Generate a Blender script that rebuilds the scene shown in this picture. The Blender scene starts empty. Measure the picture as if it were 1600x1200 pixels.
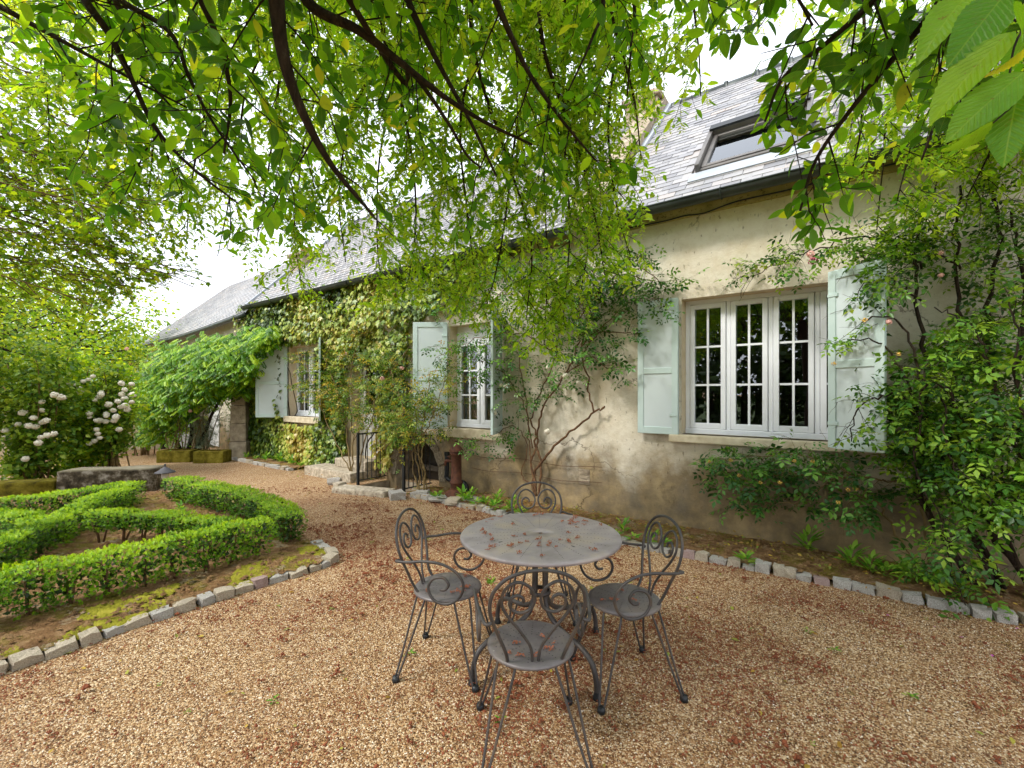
import bpy, bmesh, math, random
import numpy as np
from mathutils import Vector, Matrix
from mathutils.geometry import tessellate_polygon

# ------------------------------------------------------------------ camera, sky, sun, exposure
scene = bpy.context.scene
C = scene.collection
PI = math.pi
F, H, HZ = 700.0, 1.58, 615.0            # focal length in photo pixels, eye height, horizon row
cam = bpy.data.cameras.new('camera'); cam.sensor_width = 36.0; cam.lens = F / 1600 * 36
cam.shift_y = (HZ - 600) / 1600; cam.clip_start = 0.05; cam.clip_end = 2000
camo = bpy.data.objects.new('camera', cam); C.objects.link(camo)
camo.location = (0, 0, H); camo.rotation_euler = (PI / 2, 0, 0); scene.camera = camo

SUN_EL, SUN_AZ = math.radians(48), math.radians(243)   # azimuth clockwise from +Y: from the left of the camera
world = bpy.data.worlds.new('World'); scene.world = world; world.use_nodes = True
nt = world.node_tree; nt.nodes.clear()
sky = nt.nodes.new('ShaderNodeTexSky'); sky.sky_type = 'NISHITA'; sky.sun_disc = False
sky.sun_elevation = SUN_EL; sky.sun_rotation = SUN_AZ; sky.dust_density = 4; sky.air_density = 1.0; sky.ozone_density = 1.0
hs = nt.nodes.new('ShaderNodeHueSaturation'); hs.inputs['Saturation'].default_value = 0.10; hs.inputs['Value'].default_value = 1.0
veil = nt.nodes.new('ShaderNodeMix'); veil.data_type = 'RGBA'; veil.inputs['Factor'].default_value = 0.75
veil.inputs['B'].default_value = (10.8, 11.5, 12.6, 1)          # closed pale cloud cover, the same all round
bg = nt.nodes.new('ShaderNodeBackground'); bg.inputs['Strength'].default_value = 0.085
wo = nt.nodes.new('ShaderNodeOutputWorld')
nt.links.new(sky.outputs[0], hs.inputs['Color']); nt.links.new(hs.outputs[0], veil.inputs['A'])
nt.links.new(veil.outputs['Result'], bg.inputs['Color']); nt.links.new(bg.outputs[0], wo.inputs[0])

sun = bpy.data.lights.new('sun', 'SUN'); sun.energy = 1.5; sun.angle = math.radians(10); sun.color = (1.0, 0.965, 0.90)
suno = bpy.data.objects.new('sun', sun); C.objects.link(suno)
sd = Vector((math.sin(SUN_AZ) * math.cos(SUN_EL), math.cos(SUN_AZ) * math.cos(SUN_EL), math.sin(SUN_EL)))
suno.rotation_euler = sd.to_track_quat('Z', 'Y').to_euler(); suno.location = sd * 40

vs = scene.view_settings; vs.view_transform = 'Standard'; vs.look = 'None'; vs.gamma = 1.0; vs.exposure = 1.22
vs.use_curve_mapping = False
scene.cycles.max_bounces = 6; scene.cycles.diffuse_bounces = 3; scene.cycles.glossy_bounces = 3; scene.cycles.use_adaptive_sampling = True; scene.cycles.adaptive_threshold = .02; scene.cycles.transmission_bounces = 6; scene.cycles.transparent_max_bounces = 8
scene.cycles.use_denoising = True

rng = np.random.default_rng(7)
random.seed(7)

# ------------------------------------------------------------------ places
def at(x, y, Z): return Vector(((x - 800) / F * Z, Z, H + (HZ - y) / F * Z))
def on_ground(x, y, z=0.0): return at(x, y, F * (H - z) / (y - HZ))
def to_px(p): return 800 + F * p[0] / p[1], HZ - F * (p[2] - H) / p[1]
HX, HY = Vector((.8123, -.5832, 0)), Vector((.5832, .8123, 0))      # along the house wall to the right / into the house
HN0 = HY * 5.36; HROT = math.atan2(-.5832, .8123)
def hw(lx, ly, z=0.0): return HN0 + HX * lx + HY * ly + Vector((0, 0, z))     # house coordinates to world
def on_wall(x, y, d=0.0):                                              # pixel to world point at distance d into the wall
    a = (x - 800) / F; t = (5.36 + d) / (.5832 * a + .8123)
    return Vector((t * a, t, H + t * (HZ - y) / F))
def wall_xz(x, y, d=0.0):
    a = (x - 800) / F; t = (5.36 + d) / (.5832 * a + .8123)
    return t * (a * .8123 - .5832), H + t * (HZ - y) / F

# ------------------------------------------------------------------ materials
def lin(r, g, b):
    f = lambda c: (c / 255 / 12.92) if c / 255 <= .04045 else ((c / 255 + .055) / 1.055) ** 2.4
    return (f(r), f(g), f(b), 1)
class NB:
    def __init__(s, name):
        s.m = bpy.data.materials.new(name); s.m.use_nodes = True; s.t = s.m.node_tree; s.t.nodes.clear()
        s.out = s.t.nodes.new('ShaderNodeOutputMaterial')
    def n(s, typ, **kw):
        nd = s.t.nodes.new('ShaderNode' + typ)
        for k, v in kw.items():
            if k.startswith('_'): setattr(nd, k[1:], v)
            else:
                key = k.replace('__', ' ')
                sock = nd.inputs[int(key[1:])] if key[0] == 'i' and key[1:].isdigit() else nd.inputs[key]
                if hasattr(v, 'is_output'): s.t.links.new(v, sock)
                else: sock.default_value = v
        return nd
    def ramp(s, fac, stops, interp='LINEAR'):
        r = s.t.nodes.new('ShaderNodeValToRGB'); r.color_ramp.interpolation = interp
        e = r.color_ramp.elements
        while len(e) < len(stops): e.new(.5)
        for i, (p, c) in enumerate(stops):
            e[i].position = p; e[i].color = c if isinstance(c, tuple) else (c, c, c, 1)
        s.t.links.new(fac, r.inputs[0]); return r.outputs[0]
    def mix(s, fac, a, b, blend='MIX'):
        m = s.t.nodes.new('ShaderNodeMix'); m.data_type = 'RGBA'; m.blend_type = blend
        for k, v in (('Factor', fac), ('A', a), ('B', b)):
            if hasattr(v, 'is_output'): s.t.links.new(v, m.inputs[k])
            else: m.inputs[k].default_value = v
        return m.outputs['Result']
    def math(s, op, a, b=0.0, c=0.0):
        m = s.t.nodes.new('ShaderNodeMath'); m.operation = op
        for i, v in enumerate((a, b, c)):
            if hasattr(v, 'is_output'): s.t.links.new(v, m.inputs[i])
            else: m.inputs[i].default_value = v
        return m.outputs[0]
    def obj(s): return s.n('TexCoord').outputs['Object']
    def noise(s, vec, scale, detail=4.0, rough=.55, out='Fac'):
        return s.n('TexNoise', Vector=vec, Scale=scale, Detail=detail, Roughness=rough).outputs[out]
    def bump(s, h, strength=.3, dist=.01): return s.n('Bump', Height=h, Strength=strength, Distance=dist).outputs[0]
    def bsdf(s, color, rough=.7, normal=None, metal=0.0, spec=.4):
        b = s.t.nodes.new('ShaderNodeBsdfPrincipled')
        for k, v in (('Base Color', color), ('Roughness', rough), ('Metallic', metal), ('Specular IOR Level', spec)):
            if hasattr(v, 'is_output'): s.t.links.new(v, b.inputs[k])
            else: b.inputs[k].default_value = v
        if normal is not None: s.t.links.new(normal, b.inputs['Normal'])
        return b.outputs[0]
    def done(s, sh): s.t.links.new(sh, s.out.inputs[0]); return s.m

def mottled(name, c1, c2, scale=8, rough=.7, bump=.2, bscale=60, metal=0.0, spec=.4, dist=.004):
    b = NB(name); v = b.obj()
    col = b.ramp(b.noise(v, scale, 6), [(.3, c1), (.7, c2)])
    return b.done(b.bsdf(col, rough, b.bump(b.noise(v, bscale, 5), bump, dist), metal, spec))

def leaf_mat(name, stops, trans=.45, rough=.45, veins=False, spec=.4, tgain=1.25):
    b = NB(name)
    if veins: fac = b.n('ObjectInfo').outputs['Random']
    else: fac = b.n('Attribute', _attribute_name='rnd').outputs['Fac']
    col = b.ramp(fac, stops)
    nrm = None
    if veins:
        sx = b.n('SeparateXYZ', Vector=b.obj())
        ay = b.math('ABSOLUTE', sx.outputs['Y'])
        ph = b.math('MULTIPLY', b.math('SUBTRACT', sx.outputs['X'], b.math('MULTIPLY', ay, 1.15)), 13.0 * 2 * PI)
        w = b.math('POWER', b.math('ABSOLUTE', b.math('COSINE', b.math('MULTIPLY', ph, .5))), 10.0)
        rib = b.math('LESS_THAN', ay, .008)
        vv = b.math('MAXIMUM', b.math('MULTIPLY', w, .55), rib)
        col = b.mix(b.math('MULTIPLY', vv, .30), col, lin(158, 190, 74))
        col = b.mix(b.ramp(b.noise(b.obj(), 3.5, 5, .65), [(.45, 0.0), (.75, .35)]), col, lin(96, 124, 34)); col = b.mix(b.ramp(b.noise(b.obj(), 14, 2), [(.70, 0.0), (.74, .6)]), col, lin(120, 92, 40))
        nrm = b.bump(b.math('ADD', vv, b.noise(b.obj(), 6, 3)), .35, .012)
    d = b.bsdf(col, rough, nrm, 0, spec)
    tc = b.mix(1.0, col, (tgain * 1.25, tgain, .42 * tgain, 1), 'MULTIPLY')
    t = b.n('BsdfTranslucent', Color=tc).outputs[0]
    return b.done(b.n('MixShader', i0=trans, i1=d, i2=t).outputs[0])

MT = {}
def build_materials():
    # lime plaster with grime rising from the ground and dark specks of old creeper roots
    b = NB('plaster'); v = b.obj(); sz = b.n('SeparateXYZ', Vector=v).outputs['Z']
    base = b.ramp(b.noise(v, .9, 8, .62), [(.28, lin(196, 183, 158)), (.5, lin(216, 207, 188)), (.72, lin(228, 221, 206))])
    base = b.mix(b.ramp(b.noise(v, 5.5, 6, .7), [(.45, 0.0), (.75, .5)]), base, lin(180, 160, 124))
    wob = b.math('ADD', sz, b.math('MULTIPLY', b.math('SUBTRACT', b.noise(v, 1.3, 6, .65), .5), 1.7))
    grime = b.ramp(wob, [(.0, .98), (.62, .88), (1.30, .0)])
    gcol = b.ramp(b.noise(v, 3.3, 6, .65), [(.3, lin(70, 56, 36)), (.5, lin(120, 98, 62)), (.7, lin(160, 134, 88))])
    base = b.mix(b.math('MULTIPLY', grime, .92), base, gcol)
    vs_ = b.n('Mapping', Vector=v, Scale=(1, 1, .45)).outputs[0]
    sp = b.ramp(b.noise(vs_, 26, 3, .6), [(.62, 0.0), (.70, 1.0)])
    hi = b.ramp(b.math('ADD', sz, b.math('MULTIPLY', b.noise(v, 2.2, 3), 1.2)), [(.0, .3), (.55, .25), (.8, .1), (.97, .55)])
    base = b.mix(b.math('MULTIPLY', sp, hi), base, lin(88, 70, 48))
    bl = b.ramp(b.noise(v, 1.7, 5, .7), [(.60, 0.0), (.72, .75)])
    base = b.mix(b.math('MULTIPLY', bl, b.ramp(sz, [(.0, .9), (.9, .55), (1.0, .0)])), base, lin(66, 58, 46))
    wv = b.n('VectorMath', _operation='ADD', i0=v, i1=b.n('VectorMath', _operation='SCALE', i0=b.noise(v, 2.5, 5, .65, 'Color'), Scale=.55).outputs[0]).outputs[0]
    ck = b.n('TexVoronoi', _feature='DISTANCE_TO_EDGE', Vector=wv, Scale=.85).outputs['Distance']
    crack = b.math('MULTIPLY', b.ramp(ck, [(.0, 1.0), (.004, .9), (.009, 0.0)]), b.ramp(b.noise(v, .9, 3), [(.48, 0.0), (.58, 1.0)]))
    base = b.mix(b.math('MULTIPLY', crack, .7), base, lin(70, 56, 40))
    h = b.math('ADD', b.noise(v, 14, 8, .7), b.math('MULTIPLY', b.noise(v, 2.2, 3), 1.5))
    MT['plaster'] = b.done(b.bsdf(base, .95, b.bump(h, .55, .02), 0, .15))
    b = NB('mossy_plaster'); v = b.obj()
    base = b.ramp(b.noise(v, 3, 7, .65), [(.3, lin(128, 118, 66)), (.55, lin(164, 150, 96)), (.75, lin(184, 170, 122))])
    base = b.mix(b.ramp(b.noise(v, 30, 4, .7), [(.56, 0.0), (.68, .85)]), base, lin(62, 52, 30))
    MT['mossy_plaster'] = b.done(b.bsdf(base, .95, b.bump(b.noise(v, 20, 6), .5, .015), 0, .15))
    MT['reveal'] = mottled('reveal_plaster', lin(204, 184, 150), lin(222, 206, 178), 7, .9, .3, 40)
    MT['sill'] = mottled('sill_stone', lin(188, 172, 140), lin(222, 210, 184), 9, .85, .4, 50)
    MT['mint'] = mottled('mint_paint', lin(184, 202, 197), lin(198, 213, 209), 3, .45, .08, 25)
    MT['mint_panel'] = mottled('mint_panel', lin(194, 205, 205), lin(204, 213, 213), 2, .42, .05, 15)
    MT['white'] = mottled('white_frame', lin(226, 228, 232), lin(238, 240, 244), 3, .35, .03, 20)
    MT['white_door'] = mottled('white_door_paint', lin(214, 214, 212), lin(230, 230, 230), 3, .5, .05, 20)
    MT['dark_room'] = mottled('shaded_room_wall', lin(72, 64, 54), lin(84, 74, 62), 2, .9, .05, 8)  # walls coloured dark to stand in for unlit interiors behind glass and arch
    MT['curtain'] = mottled('curtain_cloth', lin(196, 188, 178), lin(222, 214, 206), 6, .9, .1, 30)
    b = NB('window_glass'); fr = b.n('Fresnel', IOR=1.6).outputs[0]
    wv = b.bump(b.noise(b.obj(), 2.2, 1), .025, .05)
    g = b.n('BsdfGlossy', Color=(.95, .97, 1, 1), Roughness=.0, Normal=wv).outputs[0]
    tr = b.n('BsdfTransparent', Color=(.80, .84, .82, 1)).outputs[0]
    MT['glass'] = b.done(b.n('MixShader', i0=b.math('ADD', fr, .12), i1=tr, i2=g).outputs[0])
    b = NB('slate'); rnd = b.n('ObjectInfo').outputs['Random']; at_ = b.n('Attribute', _attribute_name='rnd').outputs['Fac']
    v = b.n('NewGeometry').outputs['Position']
    f = b.math('FRACT', b.math('ADD', rnd, at_))
    col = b.ramp(f, [(0, lin(112, 110, 113)), (.5, lin(138, 136, 138)), (.85, lin(154, 150, 149)), (1, lin(158, 146, 138))])
    col = b.mix(b.ramp(b.noise(v, 3.5, 6, .7), [(.5, 0.0), (.8, .5)]), col, lin(176, 172, 162))
    MT['slate'] = b.done(b.bsdf(col, .36, b.bump(b.noise(v, 40, 4), .25, .004), 0, .8))
    MT['zinc'] = mottled('gutter_zinc', lin(48, 54, 52), lin(74, 80, 78), 4, .45, .1, 20, .3)
    MT['lead'] = mottled('lead_flashing', lin(150, 156, 164), lin(176, 180, 186), 5, .5, .15, 20)
    MT['alu'] = mottled('skylight_metal', lin(92, 88, 84), lin(120, 114, 108), 4, .4, .05, 20, .4)
    MT['lamp_metal'] = mottled('lamp_metal', lin(58, 56, 60), lin(84, 82, 86), 8, .7, .1, 30)
    MT['black'] = mottled('black_paint', lin(22, 24, 26), lin(38, 40, 42), 6, .45, .1, 40)
    MT['rubble'] = mottled('rubble_stone', lin(120, 106, 88), lin(184, 168, 144), 6, .95, .9, 14, dist=.03)
    b = NB('brown_iron'); v = b.obj()
    col = b.ramp(b.noise(v, 9, 7, .6), [(.3, lin(54, 51, 50)), (.55, lin(74, 69, 67)), (.75, lin(100, 84, 68))])
    MT['iron'] = b.done(b.bsdf(col, .48, b.bump(b.noise(v, 120, 3), .2, .002), .15, .45))
    def perforated(name, nrays, r_in, rings, hole, colours):
        b = NB(name); v = b.obj(); s = b.n('SeparateXYZ', Vector=v)
        r = b.n('VectorMath', _operation='LENGTH', i0=b.n('CombineXYZ', X=s.outputs['X'], Y=s.outputs['Y']).outputs[0]).outputs['Value']
        th = b.math('ARCTAN2', s.outputs['Y'], s.outputs['X'])
        ta = b.math('MULTIPLY', th, nrays / (2 * PI))
        da = b.math('MULTIPLY', b.math('SUBTRACT', b.math('FRACT', ta), .5), b.math('MULTIPLY', r, 2 * PI / nrays))
        dr = b.math('MULTIPLY', b.math('SUBTRACT', b.math('FRACT', b.math('MULTIPLY', r, 1 / rings)), .5), rings)
        d = b.math('SQRT', b.math('ADD', b.math('MULTIPLY', da, da), b.math('MULTIPLY', dr, dr)))
        dot = b.math('MULTIPLY', b.math('LESS_THAN', d, hole), b.math('GREATER_THAN', r, r_in))
        dot = b.math('MULTIPLY', dot, b.math('LESS_THAN', r, colours[3]))
        col = b.ramp(b.noise(v, 4.5, 7, .65), [(.3, colours[0]), (.5, colours[1]), (.72, colours[2])])
        col = b.mix(b.ramp(b.noise(v, 55, 3), [(.68, 0.0), (.74, .35)]), col, lin(170, 160, 150))
        col = b.mix(dot, col, (.012, .011, .01, 1))
        rg = b.ramp(b.noise(v, 12, 4), [(.3, .34), (.7, .52)])
        return b.done(b.bsdf(col, rg, b.bump(b.math('SUBTRACT', b.noise(v, 80, 3), dot), .12, .003), .15, .45))
    MT['table_top'] = perforated('perforated_table_metal', 24, .12, .021, .0032, (lin(132, 122, 120), lin(156, 146, 146), lin(176, 160, 142), .43))
    MT['seat'] = perforated('perforated_seat_metal', 16, .06, .019, .003, (lin(88, 82, 82), lin(106, 100, 100), lin(126, 114, 104), .17))
    MT['rust'] = mottled('rusted_iron', lin(52, 30, 20), lin(98, 56, 36), 16, .85, .5, 70)
    b = NB('gravel'); v = b.obj()
    vo = b.n('TexVoronoi', Vector=v, Scale=125.0)
    col = b.ramp(b.n('SeparateColor', Color=vo.outputs['Color']).outputs[0], [(0, lin(74, 50, 30)), (.3, lin(140, 102, 64)), (.65, lin(186, 150, 104)), (1, lin(230, 210, 176))])
    col = b.mix(b.math('MULTIPLY', b.ramp(b.noise(v, .55, 5, .6), [(.38, 0.05), (.66, .75)]), b.ramp(b.noise(v, 45, 2), [(.45, .2), (.6, 1.0)])), col, lin(112, 58, 32))
    col = b.mix(b.ramp(b.noise(v, 1.6, 5, .65), [(.66, 0.0), (.74, .5)]), col, lin(128, 120, 40))
    MT['gravel'] = b.done(b.bsdf(col, .9, b.bump(b.math('SUBTRACT', 1.0, vo.outputs['Distance']), .9, .008), 0, .25))
    b = NB('pebble'); v = b.n('NewGeometry').outputs['Position']
    col = b.ramp(b.n('Attribute', _attribute_name='rnd').outputs['Fac'], [(0, lin(46, 31, 20)), (.28, lin(100, 69, 41)), (.55, lin(148, 112, 74)), (.78, lin(182, 149, 109)), (.93, lin(212, 190, 156)), (1, lin(244, 236, 222))])
    col = b.mix(b.ramp(b.noise(v, .8, 5, .6), [(.40, 0.0), (.68, .45)]), col, lin(120, 78, 48))
    col = b.mix(b.math('MULTIPLY', b.ramp(b.noise(v, 2.3, 6, .7), [(.60, 0.0), (.70, .6)]), b.ramp(b.noise(v, 30, 2), [(.4, .0), (.55, 1.0)])), col, lin(118, 112, 40))
    col = b.mix(b.ramp(b.noise(v, .45, 4, .6), [(.50, 0.0), (.72, .35)]), col, lin(206, 188, 158))
    MT['pebble'] = b.done(b.bsdf(col, .7, None, 0, .3))
    b = NB('soil'); v = b.obj()
    col = b.ramp(b.noise(v, 9, 8, .7), [(.3, lin(92, 66, 42)), (.5, lin(146, 110, 74)), (.7, lin(184, 150, 110))])
    col = b.mix(b.ramp(b.noise(v, 4.2, 8, .72), [(.50, 0.0), (.60, .75)]), col, lin(126, 118, 36))
    col = b.mix(b.ramp(b.noise(v, 6.1, 7, .7), [(.56, 0.0), (.64, .8)]), col, lin(178, 160, 130))
    MT['soil'] = b.done(b.bsdf(col, .95, b.bump(b.noise(v, 26, 8, .75), 1.0, .05), 0, .15))
    MT['granite'] = mottled('granite_sett', lin(116, 110, 104), lin(204, 198, 188), 22, .85, .6, 60, dist=.012)
    MT['granite_warm'] = mottled('granite_sett_warm', lin(128, 116, 98), lin(204, 190, 168), 20, .85, .6, 60, dist=.012)
    MT['granite_pink'] = mottled('granite_sett_pink', lin(132, 108, 104), lin(182, 158, 150), 20, .85, .6, 60, dist=.012)
    b = NB('mossy_stone'); v = b.obj()
    col = b.ramp(b.noise(v, 7, 7, .7), [(.35, lin(40, 36, 28)), (.5, lin(84, 74, 58)), (.68, lin(168, 160, 146))])
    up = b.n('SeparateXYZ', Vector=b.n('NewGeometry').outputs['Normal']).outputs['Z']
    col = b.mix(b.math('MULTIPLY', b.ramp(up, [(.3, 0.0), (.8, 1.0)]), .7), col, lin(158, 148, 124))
    MT['old_wall'] = b.done(b.bsdf(col, .95, b.bump(b.noise(v, 12, 8, .75), .9, .04), 0, .15))
    b = NB('moss_block'); v = b.obj()
    col = b.ramp(b.noise(v, 6, 7, .7), [(.32, lin(54, 46, 16)), (.5, lin(108, 98, 26)), (.66, lin(140, 128, 50)), (.8, lin(168, 150, 110))])
    MT['moss'] = b.done(b.bsdf(col, .95, b.bump(b.noise(v, 20, 8, .75), .9, .03), 0, .15))
    b = NB('bark'); v = b.obj()
    v2 = b.n('Mapping', Vector=v, Scale=(1, 1, .35)).outputs[0]
    col = b.ramp(b.noise(v2, 40, 6, .65), [(.3, lin(28, 22, 18)), (.6, lin(60, 48, 38)), (.8, lin(98, 88, 72))])
    MT['bark'] = b.done(b.bsdf(col, .9, b.bump(b.noise(v2, 70, 6), .7, .01), 0, .2))
    MT['twig'] = mottled('twig_bark', lin(72, 48, 30), lin(118, 84, 54), 20, .85, .3, 80)
    MT['cane'] = mottled('rose_cane', lin(92, 74, 44), lin(138, 116, 72), 12, .75, .3, 60)
    MT['hill'] = mottled('wooded_hill', lin(92, 118, 92), lin(134, 156, 122), .05, .95, .5, .3, dist=2)
    MT['petal'] = mottled('cream_petal', lin(226, 214, 188), lin(248, 242, 228), 12, .7, .4, 40, dist=.01)
    MT['petal_yellow'] = mottled('yellow_bud', lin(214, 160, 60), lin(236, 200, 110), 12, .7, .2, 40)
    MT['petal_red'] = mottled('crimson_petal', lin(130, 10, 50), lin(176, 30, 84), 12, .6, .3, 40)
    MT['petal_pink'] = mottled('pink_petal', lin(226, 158, 150), lin(240, 196, 184), 12, .6, .3, 40)
    MT['petal_purple'] = mottled('purple_petal', lin(160, 40, 130), lin(196, 110, 180), 12, .6, .1, 40)
    MT['catkin'] = mottled('dry_catkin', lin(92, 46, 26), lin(150, 84, 52), 60, .9, .3, 90)
    MT['catkin_pale'] = mottled('dry_catkin_pale', lin(120, 66, 44), lin(172, 108, 78), 60, .9, .3, 90)
    MT['clay'] = mottled('clay_pot', lin(168, 104, 76), lin(190, 128, 98), 10, .9, .3, 40)
    g = lambda *a: [(i / (len(a) - 1), lin(*c)) for i, c in enumerate(a)]
    gy = lambda *a: [(p, lin(*c)) for p, c in zip((0, .35, .65, .93, 1), a)]      # yellow leaves are few
    MT['leaf_near'] = leaf_mat('hornbeam_leaf', gy((46, 90, 16), (72, 124, 20), (102, 154, 24), (134, 178, 34), (186, 190, 54)), .6, tgain=2.1)
    MT['leaf_big'] = leaf_mat('hornbeam_leaf_veined', gy((44, 90, 18), (66, 122, 24), (92, 150, 28), (122, 172, 36), (190, 192, 54)), .5, veins=True, tgain=1.7)
    MT['leaf_far'] = leaf_mat('hornbeam_leaf_young', g((90, 138, 24), (118, 166, 34), (148, 188, 46), (176, 204, 62)), .55, tgain=1.7)
    MT['bract'] = leaf_mat('hornbeam_bract', g((130, 172, 44), (162, 194, 62), (188, 210, 90)), .5, tgain=1.4)
    MT['leaf_left'] = leaf_mat('maple_leaf', g((76, 120, 20), (110, 154, 28), (148, 182, 38), (182, 200, 58)), .52, tgain=1.6)
    MT['leaf_back'] = leaf_mat('wood_leaf', g((62, 100, 24), (92, 132, 34), (126, 160, 46), (160, 180, 68)), .45)
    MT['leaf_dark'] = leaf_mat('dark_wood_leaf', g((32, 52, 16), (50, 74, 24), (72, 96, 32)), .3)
    MT['leaf_ivy'] = leaf_mat('ivy_leaf', g((54, 80, 22), (100, 128, 38), (148, 166, 58), (188, 194, 90), (186, 166, 84)), .25, .38)
    MT['leaf_rose'] = leaf_mat('rose_leaf', g((50, 88, 34), (78, 120, 44), (112, 146, 54), (156, 170, 66), (184, 152, 64)), .35, .4)
    MT['leaf_rose_dark'] = leaf_mat('rose_leaf_dark', g((36, 76, 32), (56, 104, 42), (84, 136, 54), (124, 168, 68)), .35, .35)
    MT['leaf_rose_mid'] = leaf_mat('rose_leaf_mid', g((36, 72, 24), (66, 112, 34), (104, 150, 44), (150, 182, 62)), .38, .36, tgain=1.4)
    MT['leaf_rose_grey'] = leaf_mat('rose_leaf_grey', g((88, 108, 84), (118, 136, 108), (148, 160, 132)), .25, .5)
    MT['leaf_wist'] = leaf_mat('wisteria_leaf', g((48, 92, 12), (86, 138, 20), (130, 174, 28), (172, 200, 44)), .35, tgain=1.4)
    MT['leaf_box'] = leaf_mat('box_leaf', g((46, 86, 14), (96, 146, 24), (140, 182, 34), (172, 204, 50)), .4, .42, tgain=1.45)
    MT['leaf_weed'] = leaf_mat('weed_leaf', g((78, 136, 36), (112, 164, 48), (150, 188, 66)), .45)
    MT['leaf_fallen'] = leaf_mat('fallen_leaf', g((150, 110, 40), (176, 150, 60), (130, 150, 56), (150, 104, 60)), .2, .7)
build_materials()

# ------------------------------------------------------------------ mesh helpers
def link(name, me, mat=None, parent=None, smooth=False):
    o = bpy.data.objects.new(name, me); C.objects.link(o)
    if mat is not None and me is not None and not me.materials: me.materials.append(MT[mat] if isinstance(mat, str) else mat)
    if parent is not None: o.parent = parent
    if smooth and me is not None: me.shade_smooth()
    return o
def tag(o, label, cat, group=None, kind=None):
    if label: o['label'] = label
    if cat: o['category'] = cat
    if group: o['group'] = group
    if kind: o['kind'] = kind
    return o
def empty(name, loc, rz=0.0, label=None, cat=None, group=None):
    o = bpy.data.objects.new(name, None); C.objects.link(o); o.location = loc; o.rotation_euler = (0, 0, rz)
    o.empty_display_size = .1
    return tag(o, label, cat, group)
def copy_tree(o, parent=None):
    c = o.copy(); C.objects.link(c); c.parent = parent
    for ch in o.children: copy_tree(ch, c)
    return c

def np_mesh(name, V, faces_list, attr=None):
    """faces_list: list of int arrays (n,k)."""
    me = bpy.data.meshes.new(name)
    V = np.asarray(V, dtype=np.float32)
    me.vertices.add(len(V)); me.vertices.foreach_set('co', V.ravel())
    loops = np.concatenate([f.ravel() for f in faces_list]).astype(np.int32)
    tot = np.concatenate([np.full(len(f), f.shape[1], dtype=np.int32) for f in faces_list])
    st = np.concatenate([[0], np.cumsum(tot)[:-1]]).astype(np.int32)
    me.loops.add(len(loops)); me.loops.foreach_set('vertex_index', loops)
    me.polygons.add(len(tot)); me.polygons.foreach_set('loop_start', st); me.polygons.foreach_set('loop_total', tot)
    if attr is not None:
        a = me.attributes.new('rnd', 'FLOAT', 'POINT'); a.data.foreach_set('value', np.asarray(attr, dtype=np.float32))
    me.update(calc_edges=True); return me

class MB:
    def __init__(s): s.v = []; s.f = []
    def add(s, vs, fs):
        o = len(s.v); s.v.extend([tuple(p) for p in vs]); s.f.extend([tuple(i + o for i in f) for f in fs]); return s
    def box(s, x0, x1, y0, y1, z0, z1):
        return s.add([(x0, y0, z0), (x1, y0, z0), (x1, y1, z0), (x0, y1, z0), (x0, y0, z1), (x1, y0, z1), (x1, y1, z1), (x0, y1, z1)],
                     [(0, 3, 2, 1), (4, 5, 6, 7), (0, 1, 5, 4), (1, 2, 6, 5), (2, 3, 7, 6), (3, 0, 4, 7)])
    def tube(s, pts, r, k=8, closed=False):
        V, Fq = tube(pts, r, k); return s.add(V.tolist(), Fq)
    def lathe(s, prof, k=24, c=(0, 0, 0)):
        n = len(prof); vs = []
        for r, z in prof:
            for i in range(k): a = 2 * PI * i / k; vs.append((c[0] + r * math.cos(a), c[1] + r * math.sin(a), c[2] + z))
        fs = [(j * k + i, j * k + (i + 1) % k, (j + 1) * k + (i + 1) % k, (j + 1) * k + i) for j in range(n - 1) for i in range(k)]
        return s.add(vs, fs)
    def disc(s, r, z, k=24, flip=False):
        vs = [(r * math.cos(2 * PI * i / k), r * math.sin(2 * PI * i / k), z) for i in range(k)]
        f = tuple(range(k)); return s.add(vs, [f[::-1] if flip else f])
    def mesh(s, name='mesh'):
        me = bpy.data.meshes.new(name); me.from_pydata(s.v, [], s.f); me.update(); return me
    def build(s, name, mat, parent=None, smooth=False, bevel=0.0, seg=2):
        me = s.mesh(name)
        if bevel:
            bm = bmesh.new(); bm.from_mesh(me); bmesh.ops.remove_doubles(bm, verts=bm.verts, dist=1e-5)
            bmesh.ops.bevel(bm, geom=bm.edges[:], offset=bevel, segments=seg, affect='EDGES', profile=.6); bm.to_mesh(me); bm.free()
        o = link(name, me, mat, parent, smooth)
        return o

def tube(pts, r, k=6):
    P = np.array([tuple(p) for p in pts], dtype=float); n = len(P)
    R = np.full(n, r, dtype=float) if np.isscalar(r) else np.asarray(r, dtype=float)
    T = np.gradient(P, axis=0); T /= np.linalg.norm(T, axis=1)[:, None] + 1e-12
    u = np.cross(T[0], (0, 0, 1.0)) if abs(T[0, 2]) < .95 else np.cross(T[0], (1.0, 0, 0))
    u /= np.linalg.norm(u); U = np.zeros_like(P)
    for i in range(n):
        u = u - T[i] * u.dot(T[i]); u /= np.linalg.norm(u) + 1e-12; U[i] = u
    W = np.cross(T, U); a = np.arange(k) * 2 * PI / k
    V = P[:, None, :] + R[:, None, None] * (U[:, None, :] * np.cos(a)[None, :, None] + W[:, None, :] * np.sin(a)[None, :, None])
    V = V.reshape(-1, 3)
    fs = [(j * k + i, j * k + (i + 1) % k, (j + 1) * k + (i + 1) % k, (j + 1) * k + i) for j in range(n - 1) for i in range(k)]
    fs.append(tuple(range(k))[::-1]); fs.append(tuple((n - 1) * k + i for i in range(k)))
    return V, fs
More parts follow.
